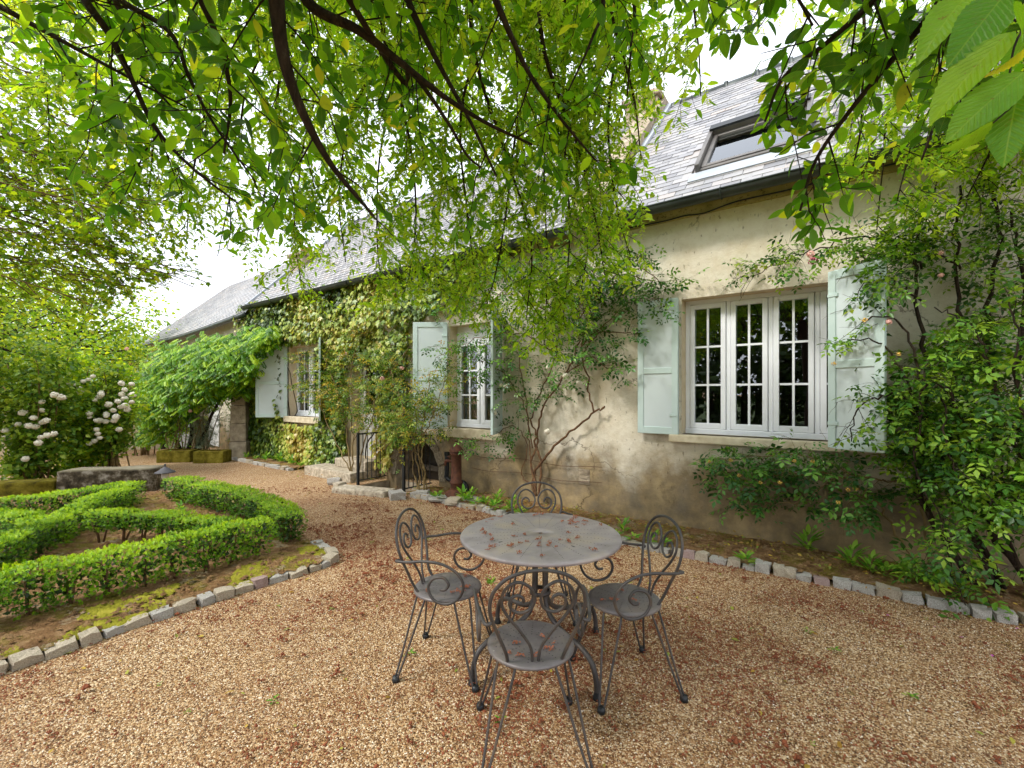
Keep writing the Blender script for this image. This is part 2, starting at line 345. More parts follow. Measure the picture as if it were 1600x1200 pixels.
def smooth_path(pts, n=8):
    P = [Vector(p) for p in pts]; P = [P[0] * 2 - P[1]] + P + [P[-1] * 2 - P[-2]]; out = []
    for i in range(1, len(P) - 2):
        for j in range(n):
            t = j / n; p0, p1, p2, p3 = P[i - 1], P[i], P[i + 1], P[i + 2]
            out.append(.5 * ((2 * p1) + (p2 - p0) * t + (2 * p0 - 5 * p1 + 4 * p2 - p3) * t * t + (3 * p1 - p0 - 3 * p2 + p3) * t ** 3))
    out.append(P[-2]); return out

# ------------------------------------------------------------------ leaf shapes (x along the leaf, z its upper side)
def leaf_shape(ws, xs, fold=.25, curve=.15, pleat=0.0):
    V, Fq = [], []
    n = len(xs)
    for i, (x, w) in enumerate(zip(xs, ws)):
        zc = -curve * x * x; pz = pleat * (1 if i % 2 else -1)
        V += [(x, w, zc + fold * w + pz), (x, 0, zc), (x, -w, zc + fold * w + pz)]
    for i in range(n - 1):
        a, c = 3 * i, 3 * (i + 1); Fq += [(a + 1, c + 1, c, a), (a + 2, c + 2, c + 1, a + 1)]
    return np.array(V), np.array(Fq)
def merge_shapes(parts):
    V, Fq, o = [], [], 0
    for v, f in parts: V.append(v); Fq.append(f + o); o += len(v)
    return np.concatenate(V), np.concatenate(Fq)
def place_shape(shape, pos, d, up, s):
    x = np.array(d, float); x /= np.linalg.norm(x); z = np.array(up, float); z -= x * z.dot(x); z /= np.linalg.norm(z); y = np.cross(z, x)
    return shape[0] * s @ np.stack([x, y, z]) + np.array(pos), shape[1]
SH = {}
SH['horn'] = leaf_shape([0.02, .16, .23, .21, .11, .0], [0, .15, .4, .65, .87, 1.0])
SH['horn_lo'] = leaf_shape([0.02, .24, .20, .0], [0, .3, .65, 1.0])
SH['horn_tiny'] = (np.array([(0, 0, 0), (.35, .22, .06), (.72, .15, .0), (1, 0, -.12), (.72, -.15, .0), (.35, -.22, .06)], float), np.array([(0, 2, 1), (0, 3, 2), (0, 4, 3), (0, 5, 4)]))
SH['horn_wide'] = (SH['horn_tiny'][0] * np.array([1, 1.7, 1.3]), SH['horn_tiny'][1])
SH['box'] = (np.array([(0, 0, 0), (.5, .34, .10), (1, 0, -.08), (.5, -.34, .10)], float), np.array([(0, 2, 1), (0, 3, 2)]))   # folded lozenge
_xs = np.linspace(0, 1, 27); _w = .25 * np.sin(PI * np.clip(_xs, 0, 1) ** .8) ** .8
SH['horn_big'] = leaf_shape([w * (1.0 if i % 2 else .95) for i, w in enumerate(_w)], _xs, .22, .22, .006)
_small = leaf_shape([.04, .28, .0], [0, .45, 1.0], .2, .1)
SH['rose'] = merge_shapes([place_shape(_small, (.66, 0, -.02), (1, 0, -.2), (0, 0, 1), .38)] +
    [place_shape(_small, (x, .02 * s, 0), (.3, s, -.2), (0, 0, 1), q) for x, q in ((.26, .30), (.58, .35)) for s in (-1, 1)])
_loz = (np.array([(0, 0, 0), (.45, .33, .05), (1, 0, -.1), (.45, -.33, .05)], float), np.array([(0, 2, 1), (0, 3, 2)]))
_lz2 = (_loz[0] * np.array([1, .8, 1]), _loz[1])
SH['rose_lo'] = merge_shapes([place_shape(_lz2, (.66, 0, -.02), (1, 0, -.2), (0, 0, 1), .38)] + [place_shape(_lz2, (x, .02 * q, 0), (.3, q, -.2), (0, 0, 1), w) for x, w in ((.26, .30), (.58, .35)) for q in (-1, 1)])
SH['wist'] = merge_shapes([place_shape(_loz, (.85, 0, -.1), (1, 0, -.5), (0, 0, 1), .24)] +
    [place_shape(_loz, (x, 0, -.12 * x * x), (.35, s, -.45), (0, 0, 1), .26) for x in (.2, .36, .52, .68, .82) for s in (-1, 1)])
def _ivy():
    pts = [(0, 0, 0), (.05, .42, .02), (.35, .30, .04), (.52, .52, 0), (.62, .2, .05), (1, 0, -.08), (.62, -.2, .05), (.52, -.52, 0), (.35, -.30, .04), (.05, -.42, .02)]
    f = [(0, 2, 1), (0, 4, 2), (2, 4, 3), (0, 5, 4), (0, 6, 5), (0, 8, 6), (6, 8, 7), (0, 9, 8)]
    return np.array(pts), np.array(f)
SH['ivy'] = _ivy()
def _maple():
    pts = [(0, 0, 0), (.15, .42, -.04), (.38, .26, .03), (.62, .50, -.05), (.66, .18, .03), (1, 0, -.1), (.66, -.18, .03), (.62, -.50, -.05), (.38, -.26, .03), (.15, -.42, -.04)]
    f = [(0, 2, 1), (0, 4, 2), (2, 4, 3), (0, 5, 4), (0, 6, 5), (0, 8, 6), (6, 8, 7), (0, 9, 8)]
    return np.array(pts), np.array(f)
SH['maple'] = _maple()
_br = (np.array([(0, 0, 0), (.42, .18, .03), (1, 0, -.1), (.42, -.18, .03)], float), np.array([(0, 2, 1), (0, 3, 2)]))
SH['bract'] = merge_shapes([place_shape(_br, (.12 + .8 * i / 8, 0, 0), (.45, math.cos(i * 2.2) * .9, math.sin(i * 2.2) * .9), (1, .2, .1), .46 - .015 * i) for i in range(9)])
_r2 = random.Random(3)
SH['sprig'] = merge_shapes([place_shape(SH['box'], (.08 + .75 * i / 7, 0, 0), (.5, math.cos(i * 2.1), math.sin(i * 2.1)), (1, _r2.uniform(-.3, .3), .3), .50 - .015 * i) for i in range(8)])

class Leaves:
    """collects leaf placements; build() joins them into one mesh"""
    def __init__(s): s.p, s.x, s.n, s.s = [], [], [], []
    def add(s, p, x, n, sc): s.p.append(tuple(p)); s.x.append(tuple(x)); s.n.append(tuple(n)); s.s.append(sc)
    def arrays(s):
        return np.array(s.p, float).reshape(-1, 3), np.array(s.x, float).reshape(-1, 3), np.array(s.n, float).reshape(-1, 3), np.array(s.s, float)
def frames(X, N):
    X = X / (np.linalg.norm(X, axis=1)[:, None] + 1e-9)
    N = N - X * np.sum(X * N, 1)[:, None]; ln = np.linalg.norm(N, axis=1)[:, None]
    alt = np.cross(X, np.array([.3, .9, .2])); N = np.where(ln < 1e-3, alt, N); N = N / (np.linalg.norm(N, axis=1)[:, None] + 1e-9)
    return X, np.cross(N, X), N
def join_leaves(name, shape, P, X, N, S, mat, parent=None, kind=None, seed=1, rnd=None):
    if len(P) == 0: return None
    V, Fq = SH[shape]; X, Y, N = frames(X, N); n = len(P)
    R = np.stack([X, Y, N], 1)                                     # rows
    out = np.einsum('vk,nkj->nvj', V, R) * S[:, None, None] + P[:, None, :]
    fs = (Fq[None] + (np.arange(n) * len(V))[:, None, None]).reshape(-1, Fq.shape[1])
    r = np.random.default_rng(seed).random(n) if rnd is None else rnd
    me = np_mesh(name, out.reshape(-1, 3), [fs], np.repeat(r, len(V)))
    o = link(name, me, mat, parent)
    if kind: o['kind'] = kind
    return o
def join_tubes(name, tubes, mat, parent=None, kind=None):
    V, Fq, E, o = [], [], [], 0
    for pts, r, k in tubes:
        v, f = tube(pts, r, k); V.append(v); Fq += [tuple(i + o for i in q) for q in f]; o += len(v)
    me = bpy.data.meshes.new(name); me.from_pydata(np.concatenate(V).tolist(), [], Fq); me.update()
    ob = link(name, me, mat, parent, True)
    if kind: ob['kind'] = kind
    return ob
def unit(v):
    v = np.asarray(v, float); return v / (math.sqrt(v[0] * v[0] + v[1] * v[1] + v[2] * v[2]) + 1e-12)
def cross3(a, b): return np.array((a[1] * b[2] - a[2] * b[1], a[2] * b[0] - a[0] * b[2], a[0] * b[1] - a[1] * b[0]))
def grow(p0, d, L, n, droop=.1, wander=.15, r=rng):
    p = np.array(p0, float); d = unit(d); out = [p.copy()]
    for i in range(n):
        d = unit(d + r.normal(0, wander, 3) + np.array([0, 0, -droop])); p = p + d * (L / n); out.append(p.copy())
    return out
def path_pts(pts, step):
    P = np.array([tuple(p) for p in pts], float); seg = np.linalg.norm(np.diff(P, axis=0), axis=1); cum = np.concatenate([[0], np.cumsum(seg)])
    t = np.arange(step * .6, cum[-1], step); res = []
    for q in t:
        i = min(np.searchsorted(cum, q) - 1, len(seg) - 1); f = (q - cum[i]) / seg[i]
        res.append((P[i] * (1 - f) + P[i + 1] * f, unit(P[i + 1] - P[i]), q / cum[-1]))
    return res
def leaf_twig(L, pts, step, size, droop=.35, r=rng, jit=.3, spread=.9, up=(0, 0, 1)):
    side = 1
    for p, d, t in path_pts(pts, step):
        s = cross3(d, up); s = unit(s) if abs(s[0]) + abs(s[1]) + abs(s[2]) > .05 else np.array([1.0, 0, 0]); side = -side
        x = unit(d * .55 + s * side * spread + np.array([0, 0, -droop]) + r.normal(0, jit, 3))
        nrm = np.array(up, float) + r.normal(0, jit * 1.7, 3) + s * side * .25
        L.add(p + x * size * .15, x, nrm, size * r.uniform(.65, 1.2))

# ================================================================== SETTING: ground, beds, hills
from mathutils import noise as mnoise
def poly_sheet(loops, z):
    pts = [p for l in loops for p in l]
    tris = tessellate_polygon([[Vector((x, y, 0)) for x, y in l] for l in loops])
    return [(x, y, z) for x, y in pts], [tuple(t) for t in tris]
PIT = [hw(-6.62, -1.0), hw(-5.56, -1.0), hw(-5.56, .1), hw(-6.62, .1)]
def make_ground():
    out = [(-900, -300), (900, -300), (900, 900), (-900, 900)]
    v, f = poly_sheet([out, [(p.x, p.y) for p in PIT]], 0)
    me = bpy.data.meshes.new('ground'); me.from_pydata(v, [], f); me.update()
    bm = bmesh.new(); bm.from_mesh(me); bmesh.ops.recalc_face_normals(bm, faces=bm.faces)
    if bm.faces[0].normal.z < 0: bmesh.ops.reverse_faces(bm, faces=bm.faces)
    bm.to_mesh(me); bm.free()
    tag(link('ground', me, 'gravel'), 'tan gravel yard strewn with reddish litter', None, kind='structure')
    b = MB(); z0 = -1.15                                            # cellar stairwell
    p = [(q.x, q.y) for q in PIT]
    for i in range(4):
        a, c = p[i], p[(i + 1) % 4]
        b.add([(a[0], a[1], z0), (c[0], c[1], z0), (c[0], c[1], -.002), (a[0], a[1], -.002)], [(0, 1, 2, 3)])
    b.add([(q[0], q[1], z0) for q in p], [(0, 1, 2, 3)])
    for k in range(4):
        y1 = -1.0 + .22 * (k + 1)
        pts = [hw(-6.6, -.99, 0), hw(-5.58, -.99, 0), hw(-5.58, y1, 0), hw(-6.6, y1, 0)]; zt = -.22 - .23 * k; zb = zt - .23
        b.add([(q.x, q.y, zb) for q in pts] + [(q.x, q.y, zt) for q in pts], [(4, 5, 6, 7), (2, 3, 7, 6)])
    tag(b.build('cellar_stairwell', 'rubble'), 'stone lined stairwell going down to the cellar arch', None, kind='structure')
make_ground()

def inside(x, y, poly):
    r = False; n = len(poly)
    for i in range(n):
        x0, y0 = poly[i]; x1, y1 = poly[(i + 1) % n]
        if (y0 > y) != (y1 > y) and x < (x1 - x0) * (y - y0) / (y1 - y0) + x0: r = not r
    return r
def bed_sheet(name, poly, step, z, amp, mat, label):
    xs = [p[0] for p in poly]; ys = [p[1] for p in poly]
    nx = int((max(xs) - min(xs)) / step) + 2; ny = int((max(ys) - min(ys)) / step) + 2
    vid = {}; V = []; Fq = []
    def vert(i, j):
        if (i, j) not in vid:
            x = min(xs) + i * step; y = min(ys) + j * step
            h = mnoise.fractal(Vector((x * 1.3, y * 1.3, 3.1)), 1.0, 2.0, 3) * amp + mnoise.noise(Vector((x * 9, y * 9, 1))) * amp * .45
            vid[(i, j)] = len(V); V.append((x, y, max(.006, z + h)))
        return vid[(i, j)]
    for i in range(nx):
        for j in range(ny):
            if inside(min(xs) + (i + .5) * step, min(ys) + (j + .5) * step, poly):
                Fq.append((vert(i, j), vert(i + 1, j), vert(i + 1, j + 1), vert(i, j + 1)))
    me = bpy.data.meshes.new(name); me.from_pydata(V, [], Fq); me.update()
    return tag(link(name, me, mat, None, True), label, None, kind='structure')
LEFT_EDGE = [(-3.42, 1.95), (-2.91, 2.54), (-2.60, 2.99), (-2.25, 3.46), (-1.98, 3.80), (-1.76, 4.04), (-1.70, 4.20), (-1.78, 4.36), (-2.0, 4.62)]
bed_sheet('soil_of_hedge_bed', LEFT_EDGE + [(-3.3, 5.75), (-4.9, 6.95), (-7.6, 7.1), (-9.5, 5.0), (-7.5, 1.9)], .07, .045, .022, 'soil', 'bare brown soil with moss between the box hedges')
KERB = [(4.6, 2.42), (3.51, 3.07), (3.06, 3.40), (2.38, 3.88), (1.70, 4.34), (1.15, 4.75), (.4, 5.35), (-.34, 5.98), (-1.0, 6.5), (-1.52, 6.88)]
_k2 = [hw(-7.0, -.72), hw(-8.9, -.62), hw(-10.5, -.55), hw(-12.0, -.5)]
bed_sheet('soil_along_the_wall', KERB + [(hw(-5.45, -.62).x, hw(-5.45, -.62).y), (hw(-5.45, 0).x, hw(-5.45, 0).y), (hw(6, 0).x, hw(6, 0).y)], .07, .04, .02, 'soil', 'narrow strip of soil and litter at the foot of the house wall')
bed_sheet('soil_under_the_ivy', [(hw(-12.1, -.5).x, hw(-12.1, -.5).y), (hw(-9.0, -.5).x, hw(-9.0, -.5).y), (hw(-9.0, 0).x, hw(-9.0, 0).y), (hw(-12.1, 0).x, hw(-12.1, 0).y)], .09, .05, .02, 'soil', 'strip of soil below the ivy covered wall')

def make_hills():
    V, Fq = [], []; n = 60
    for i in range(n):
        x = -420 + 620 * i / (n - 1)
        h = 20 + 9 * mnoise.noise(Vector((x * .02, 0, 0))) + 3 * mnoise.noise(Vector((x * .2, 2, 0))) + max(0, (-x - 90) * .06)
        for j, (yy, hh) in enumerate(((150, 0), (165, .55), (185, .9), (215, 1.0), (300, .9))):
            V.append((x, yy + 4 * mnoise.noise(Vector((x * .1, j, 5))), hh * h * (1 + .10 * mnoise.noise(Vector((x * .35, j * 3, 1))))))
    for i in range(n - 1):
        for j in range(4): a = i * 5 + j; Fq.append((a, a + 5, a + 6, a + 1))
    me = bpy.data.meshes.new('hills'); me.from_pydata(V, [], Fq); me.update()
    tag(link('hills', me, 'hill', None, True), 'pale wooded hillside far beyond the houses', None, kind='structure')
make_hills()
b = MB(); b.add([(-60, -60, .004), (60, -60, .004), (60, -3.2, .004), (-60, -3.2, .004)], [(0, 1, 2, 3)])  # unseen green sheet, added so the panes mirror darker ground
MT['added_lawn'] = mottled('added_lawn_grass', lin(44, 62, 20), lin(78, 98, 34), 3, .95, .8, 60, dist=.02)
tag(b.build('added_lawn', 'added_lawn'), 'unseen green ground sheet added behind the camera for the pane reflections', None, kind='structure')

# setts: five stone shapes shared by all edging stones
def sett_mesh(seed):
    r = random.Random(seed); bm = bmesh.new(); bmesh.ops.create_cube(bm, size=1)
    bmesh.ops.subdivide_edges(bm, edges=bm.edges[:], cuts=1, use_grid_fill=True)
    for v in bm.verts:
        n = v.co.normalized(); v.co = v.co * .82 + n * .5 * .18 * 1.4
        v.co += Vector((r.uniform(-.08, .08), r.uniform(-.08, .08), r.uniform(-.08, .08)))
    me = bpy.data.meshes.new('sett'); bm.to_mesh(me); bm.free(); return me
SETTS = [sett_mesh(i) for i in range(15)]
for i, me in enumerate(SETTS): me.materials.append(MT[('granite', 'granite_warm', 'granite', 'granite_warm', 'granite_pink' if i > 9 else 'granite')[i % 5]])
def edging(name, path, label, seed, w=.10, h=.095, step=.135, z=.012):
    r = random.Random(seed); root = empty(name, (0, 0, 0), 0, label, 'edging')
    d = 0; P = [Vector((x, y, 0)) for x, y in path]; P = smooth_path(P, 6)
    res = []; acc = 0; nxt = 0
    for i in range(len(P) - 1):
        L = (P[i + 1] - P[i]).length
        while nxt <= acc + L:
            ln = step * r.uniform(.75, 1.25); t = (nxt + ln / 2 - acc) / L
            res.append((P[i].lerp(P[i + 1], min(t, 2)), (P[i + 1] - P[i]).normalized(), ln)); nxt += ln
        acc += L
    for p, dd, ln in res:
        o = bpy.data.objects.new('stone', r.choice(SETTS)); C.objects.link(o); o.parent = root
        o.location = (p.x + r.uniform(-.008, .008), p.y + r.uniform(-.008, .008), z + r.uniform(-.02, .018))
        o.rotation_euler = (r.uniform(-.08, .08), r.uniform(-.08, .08), math.atan2(dd.y, dd.x) + r.uniform(-.12, .12) + r.choice((0, PI)))
        o.scale = (ln * .90, w * r.uniform(.9, 1.15), h * r.uniform(.9, 1.15))
    return root
edging('stone_edging', LEFT_EDGE, 'curved row of pale granite setts round the hedge bed', 1)
edging('stone_edging', KERB, 'long row of grey and pink setts along the house wall border', 2, step=.125)
edging('stone_edging', [(hw(-9.0, -.55).x, hw(-9.0, -.55).y), (hw(-10.5, -.56).x, hw(-10.5, -.56).y), (hw(-12.1, -.52).x, hw(-12.1, -.52).y)], 'low row of setts before the ivy covered wall', 3, step=.2)

# ================================================================== THE HOUSE
house = empty('house', HN0, HROT, 'long stone house with plastered wall, slate roof and pale green shutters', 'house')
def rect(x0, x1, z0, z1): return [(x0, z0), (x1, z0), (x1, z1), (x0, z1)]
W1, W2, W3 = (-10.13, -8.88, 1.07, 2.64), (-5.10, -4.05, 1.03, 2.68), (-1.43, .33, 1.11, 2.67)
DOOR = (-7.78, -6.93, .34, 2.45)
ARCH = [(-6.42, -1.15), (-5.34, -1.15), (-5.34, .18)] + [(-5.88 + .54 * math.cos(a), .18 + .62 * math.sin(a)) for a in np.linspace(.15, PI - .15, 9)] + [(-6.42, .18)]
def make_walls():
    holes = [rect(*W1), rect(*W2), rect(*W3), rect(*DOOR), ARCH]
    outer = rect(-12.1, 7.0, -1.3, 3.62)
    loops = [outer] + holes; pts = [p for l in loops for p in l]
    tris = tessellate_polygon([[Vector((x, z, 0)) for x, z in l] for l in loops])
    b = MB(); b.add([(x, 0, z) for x, z in pts], [tuple(t) for t in tris])
    me = b.mesh('wall'); bm = bmesh.new(); bm.from_mesh(me); bmesh.ops.recalc_face_normals(bm, faces=bm.faces)
    bm.to_mesh(me); bm.free(); link('wall', me, 'plaster', house)
    for nm, l in (('window_reveal', rect(*W1)), ('window_reveal', rect(*W2)), ('window_reveal', rect(*W3)), ('door_reveal', rect(*DOOR)), ('arch_reveal', ARCH)):
        b = MB(); n = len(l); dep = .30 if nm != 'arch_reveal' else .55
        b.add([(x, -.001, z) for x, z in l] + [(x, dep, z) for x, z in l], [(i, (i + 1) % n, n + (i + 1) % n, n + i) for i in range(n)])
        b.build(nm, 'reveal' if nm != 'arch_reveal' else 'rubble', house)
    b = MB(); b.box(-12.1, -2.76, -.06, .1, 3.60, 3.80); b.build('cornice', 'mossy_plaster', house)
    b = MB(); b.box(-2.34, 7.0, -.05, .1, 3.60, 3.82); b.build('cornice', 'mossy_plaster', house)
    # stone surrounding of the cellar arch, stone by stone
    for i, a in enumerate(np.linspace(.1, PI - .1, 9)):
        cx, cz = -5.88 + .62 * math.cos(a), .18 + .70 * math.sin(a)
        o = link('voussoir', sett_mesh(60 + i), 'rubble', house); o.location = (cx, .012, cz); o.rotation_euler = (0, -a, 0); o.scale = (.15, .07, .23)
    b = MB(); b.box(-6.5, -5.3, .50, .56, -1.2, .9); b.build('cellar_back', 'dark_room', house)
    # rooms behind the wall, gable ends and back wall
    b = MB(); z1 = 6.55
    b.add([(-12.1, .02, -1.2), (-12.1, 5.3, -1.2), (-12.1, 5.3, 3.95), (-12.1, 2.65, z1), (-12.1, .02, 3.95)], [(0, 1, 2, 3, 4)])
    b.add([(7.0, .02, -1.2), (7.0, 5.3, -1.2), (7.0, 5.3, 3.95), (7.0, 2.65, z1), (7.0, .02, 3.95)], [(0, 1, 2, 3, 4)])
    b.add([(-12.1, 5.3, -1.2), (7.0, 5.3, -1.2), (7.0, 5.3, 3.95), (-12.1, 5.3, 3.95)], [(0, 1, 2, 3)])
    b.build('gable_wall', 'rubble', house)
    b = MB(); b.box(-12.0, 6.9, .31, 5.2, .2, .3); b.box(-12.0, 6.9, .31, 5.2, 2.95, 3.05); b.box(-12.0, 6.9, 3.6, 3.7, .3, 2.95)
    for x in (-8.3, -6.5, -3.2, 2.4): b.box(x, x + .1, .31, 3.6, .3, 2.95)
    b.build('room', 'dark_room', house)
make_walls()

def window(x0, x1, z0, z1, n, cols, rows, y=.17, transom=0.0):
    b = MB(); fw = .05; y1 = y + .08; zt = z1 - transom
    b.box(x0, x0 + fw, y, y1, z0 + .06, z1); b.box(x1 - fw, x1, y, y1, z0 + .06, z1)
    b.box(x0 + fw, x1 - fw, y, y1, zt - fw, z1); b.box(x0, x1, y - .015, y1, z0, z0 + .06)
    w = (x1 - x0 - 2 * fw) / n; g = .022
    for i in range(1, n): xm = x0 + fw + w * i; b.box(xm - g, xm + g, y + .003, y1 - .003, z0 + .06, zt - fw)
    win = b.build('window', 'white', house, bevel=.005, seg=1)
    for i in range(n):
        a = x0 + fw + w * i + (g if i else 0) + .003; c = x0 + fw + w * (i + 1) - (g if i < n - 1 else 0) - .003
        s0, s1 = z0 + .064, zt - fw - .004; sw = .052; b = MB(); ya, yb = y - .012, y + .05
        b.box(a, a + sw, ya, yb, s0, s1); b.box(c - sw, c, ya, yb, s0, s1)
        b.box(a + sw, c - sw, ya, yb, s0, s0 + sw + .012); b.box(a + sw, c - sw, ya, yb, s1 - sw, s1)
        sash = b.build('sash', 'white', win, bevel=.006, seg=1)
        b = MB(); gx0, gx1, gz0, gz1 = a + sw, c - sw, s0 + sw + .012, s1 - sw; m = .011
        for k in range(1, cols): xm = gx0 + (gx1 - gx0) * k / cols; b.box(xm - m, xm + m, y + .004, y + .034, gz0, gz1)
        for k in range(1, rows):
            zm = gz0 + (gz1 - gz0) * k / rows
            for q in range(cols):
                b.box(gx0 + (gx1 - gx0) * q / cols + (m if q else 0), gx0 + (gx1 - gx0) * (q + 1) / cols - (m if q < cols - 1 else 0), y + .004, y + .034, zm - m, zm + m)
        b.build('glazing_bar', 'white', win)
        for q in range(cols):
            for k in range(rows):
                xa = gx0 + (gx1 - gx0) * q / cols; xb = gx0 + (gx1 - gx0) * (q + 1) / cols; za = gz0 + (gz1 - gz0) * k / rows; zb = gz0 + (gz1 - gz0) * (k + 1) / rows
                p = MB(); t = .0015 * random.uniform(-1, 1)
                p.add([(xa, y + .018 + t, za), (xb, y + .018 - t, za), (xb, y + .018 - t, zb), (xa, y + .018 + t, zb)], [(0, 1, 2, 3)])
                p.build('pane', 'glass', win)
    return win
window(*W1, 2, 2, 3); window(*W2, 2, 2, 3, transom=.22); window(*W3, 4, 2, 3)
for x0, x1 in ((W1[0] + .1, W1[0] + .42), (W1[1] - .5, W1[1] - .12)):      # curtains behind the far window
    b = MB(); n = 14; vs = []
    for i in range(n):
        x = x0 + (x1 - x0) * i / (n - 1); vs += [(x, .36 + .02 * (i % 2), W1[2] + .05), (x, .36 + .02 * (i % 2), W1[3] - .02)]
    b.add(vs, [(2 * i, 2 * i + 2, 2 * i + 3, 2 * i + 1) for i in range(n - 1)]); b.build('curtain', 'curtain', house)
for (x0, x1, z0, z1), dz, o in ((W1, .13, .08), (W2, .15, .09), (W3, .085, .12)):
    b = MB(); b.box(x0 - o, x1 + o, -.10, .16, z0 - dz, z0 + .0); b.build('sill', 'sill', house, bevel=.012)

def shutter(hx, hy, z0, z1, w, dirx, diry, mat='mint', flip=False):
    ang = math.atan2(diry, dirx); t = .034
    b = MB(); st = .07
    b.box(0, st, 0, t, z0, z1); b.box(w - st, w, 0, t, z0, z1); zm = z0 + (z1 - z0) * .47
    for a, c in ((z0, z0 + .08), (zm - .035, zm + .035), (z1 - .08, z1)): b.box(st, w - st, 0, t, a, c)
    s = b.build('shutter', mat, house, bevel=.004, seg=1); s.location = (hx, hy, 0); s.rotation_euler = (0, 0, ang)
    for a, c in ((z0 + .08, zm - .035), (zm + .035, z1 - .08)):
        p = MB(); p.box(st - .002, w - st + .002, .010, t - .010, a - .002, c + .002); p.build('panel', 'mint_panel', s)
    for z in (z0 + .22, z1 - .22):
        p = MB(); p.box(.0, .09, -.006, t + .006, z - .016, z + .016); p.build('hinge', mat, s, bevel=.003, seg=1)
    for z in (z0 + .03, z0 + (z1 - z0) * .3, z1 - .12):
        p = MB(); p.lathe([(.0, -.008), (.009, -.006), (.009, .006), (0, .008)], 8); q = p.build('stud', 'zinc', s, True); q.location = (w - .025, -.002, z); q.rotation_euler = (PI / 2, 0, 0)
    return s
shutter(W1[0] - .01, -.03, W1[2] - .03, W1[3] + .06, .72, -.8123, -.5832)
shutter(W1[1] + .01, -.03, W1[2] - .03, W1[3] + .06, .62, .856, -.517)
shutter(W2[0] - .02, -.03, W2[2] - .02, W2[3] + .06, .56, -.8123, -.5832)
shutter(W2[1] + .01, -.03, W2[2] - .02, W2[3] + .06, .53, .198, -.481)
shutter(W3[0] - .02, -.05, W3[2] - .0, W3[3] + .01, .47, -1, -.02)
shutter(W3[0] - .48, -.012, W3[2] - .0, W3[3] + .01, .45, 1, .0)
shutter(.35, -.03, W3[2] - .02, W3[3] + .02, .47, -.43, -.30)
shutter(-.045, -.345, W3[2] - .02, W3[3] + .02, .46, .37, -.25)

def make_door():
    x0, x1, z0, z1 = DOOR; y = .2
    b = MB(); b.box(x0, x0 + .07, y, y + .08, z0, z1); b.box(x1 - .07, x1, y, y + .08, z0, z1); b.box(x0 + .07, x1 - .07, y, y + .08, z1 - .07, z1)
    b.build('door_frame', 'white_door', house)
    b = MB(); a, c = x0 + .072, x1 - .072
    b.box(a, a + .1, y + .01, y + .05, z0, z1 - .072); b.box(c - .1, c, y + .01, y + .05, z0, z1 - .072)
    for za, zb in ((z0, z0 + .16), (z0 + .85, z0 + .97), (z1 - .19, z1 - .072)): b.box(a + .1, c - .1, y + .01, y + .05, za, zb)
    d = b.build('door', 'white_door', house, bevel=.004, seg=1)
    p = MB(); p.box(a + .1, c - .1, y + .022, y + .04, z0 + .16, z0 + .85); p.build('panel', 'white_door', d)
    p = MB(); p.box(a + .1, c - .1, y + .028, y + .034, z0 + .97, z1 - .19); p.build('pane', 'glass', d)
    p = MB(); p.tube([(c - .05, y + .01, z0 + .95), (c - .05, y - .05, z0 + .95), (c - .16, y - .05, z0 + .95)], .009, 8); p.build('handle', 'black', d, True)
    b = MB(); b.box(x0 - .62, x1 + .02, -.62, -.002, -.05, .17); b.build('step', 'granite_warm', house, bevel=.02)
    b = MB(); b.box(x0 - .1, x1 + .01, -.30, -.003, .172, .335); b.build('step', 'granite_warm', house, bevel=.02)
make_door()

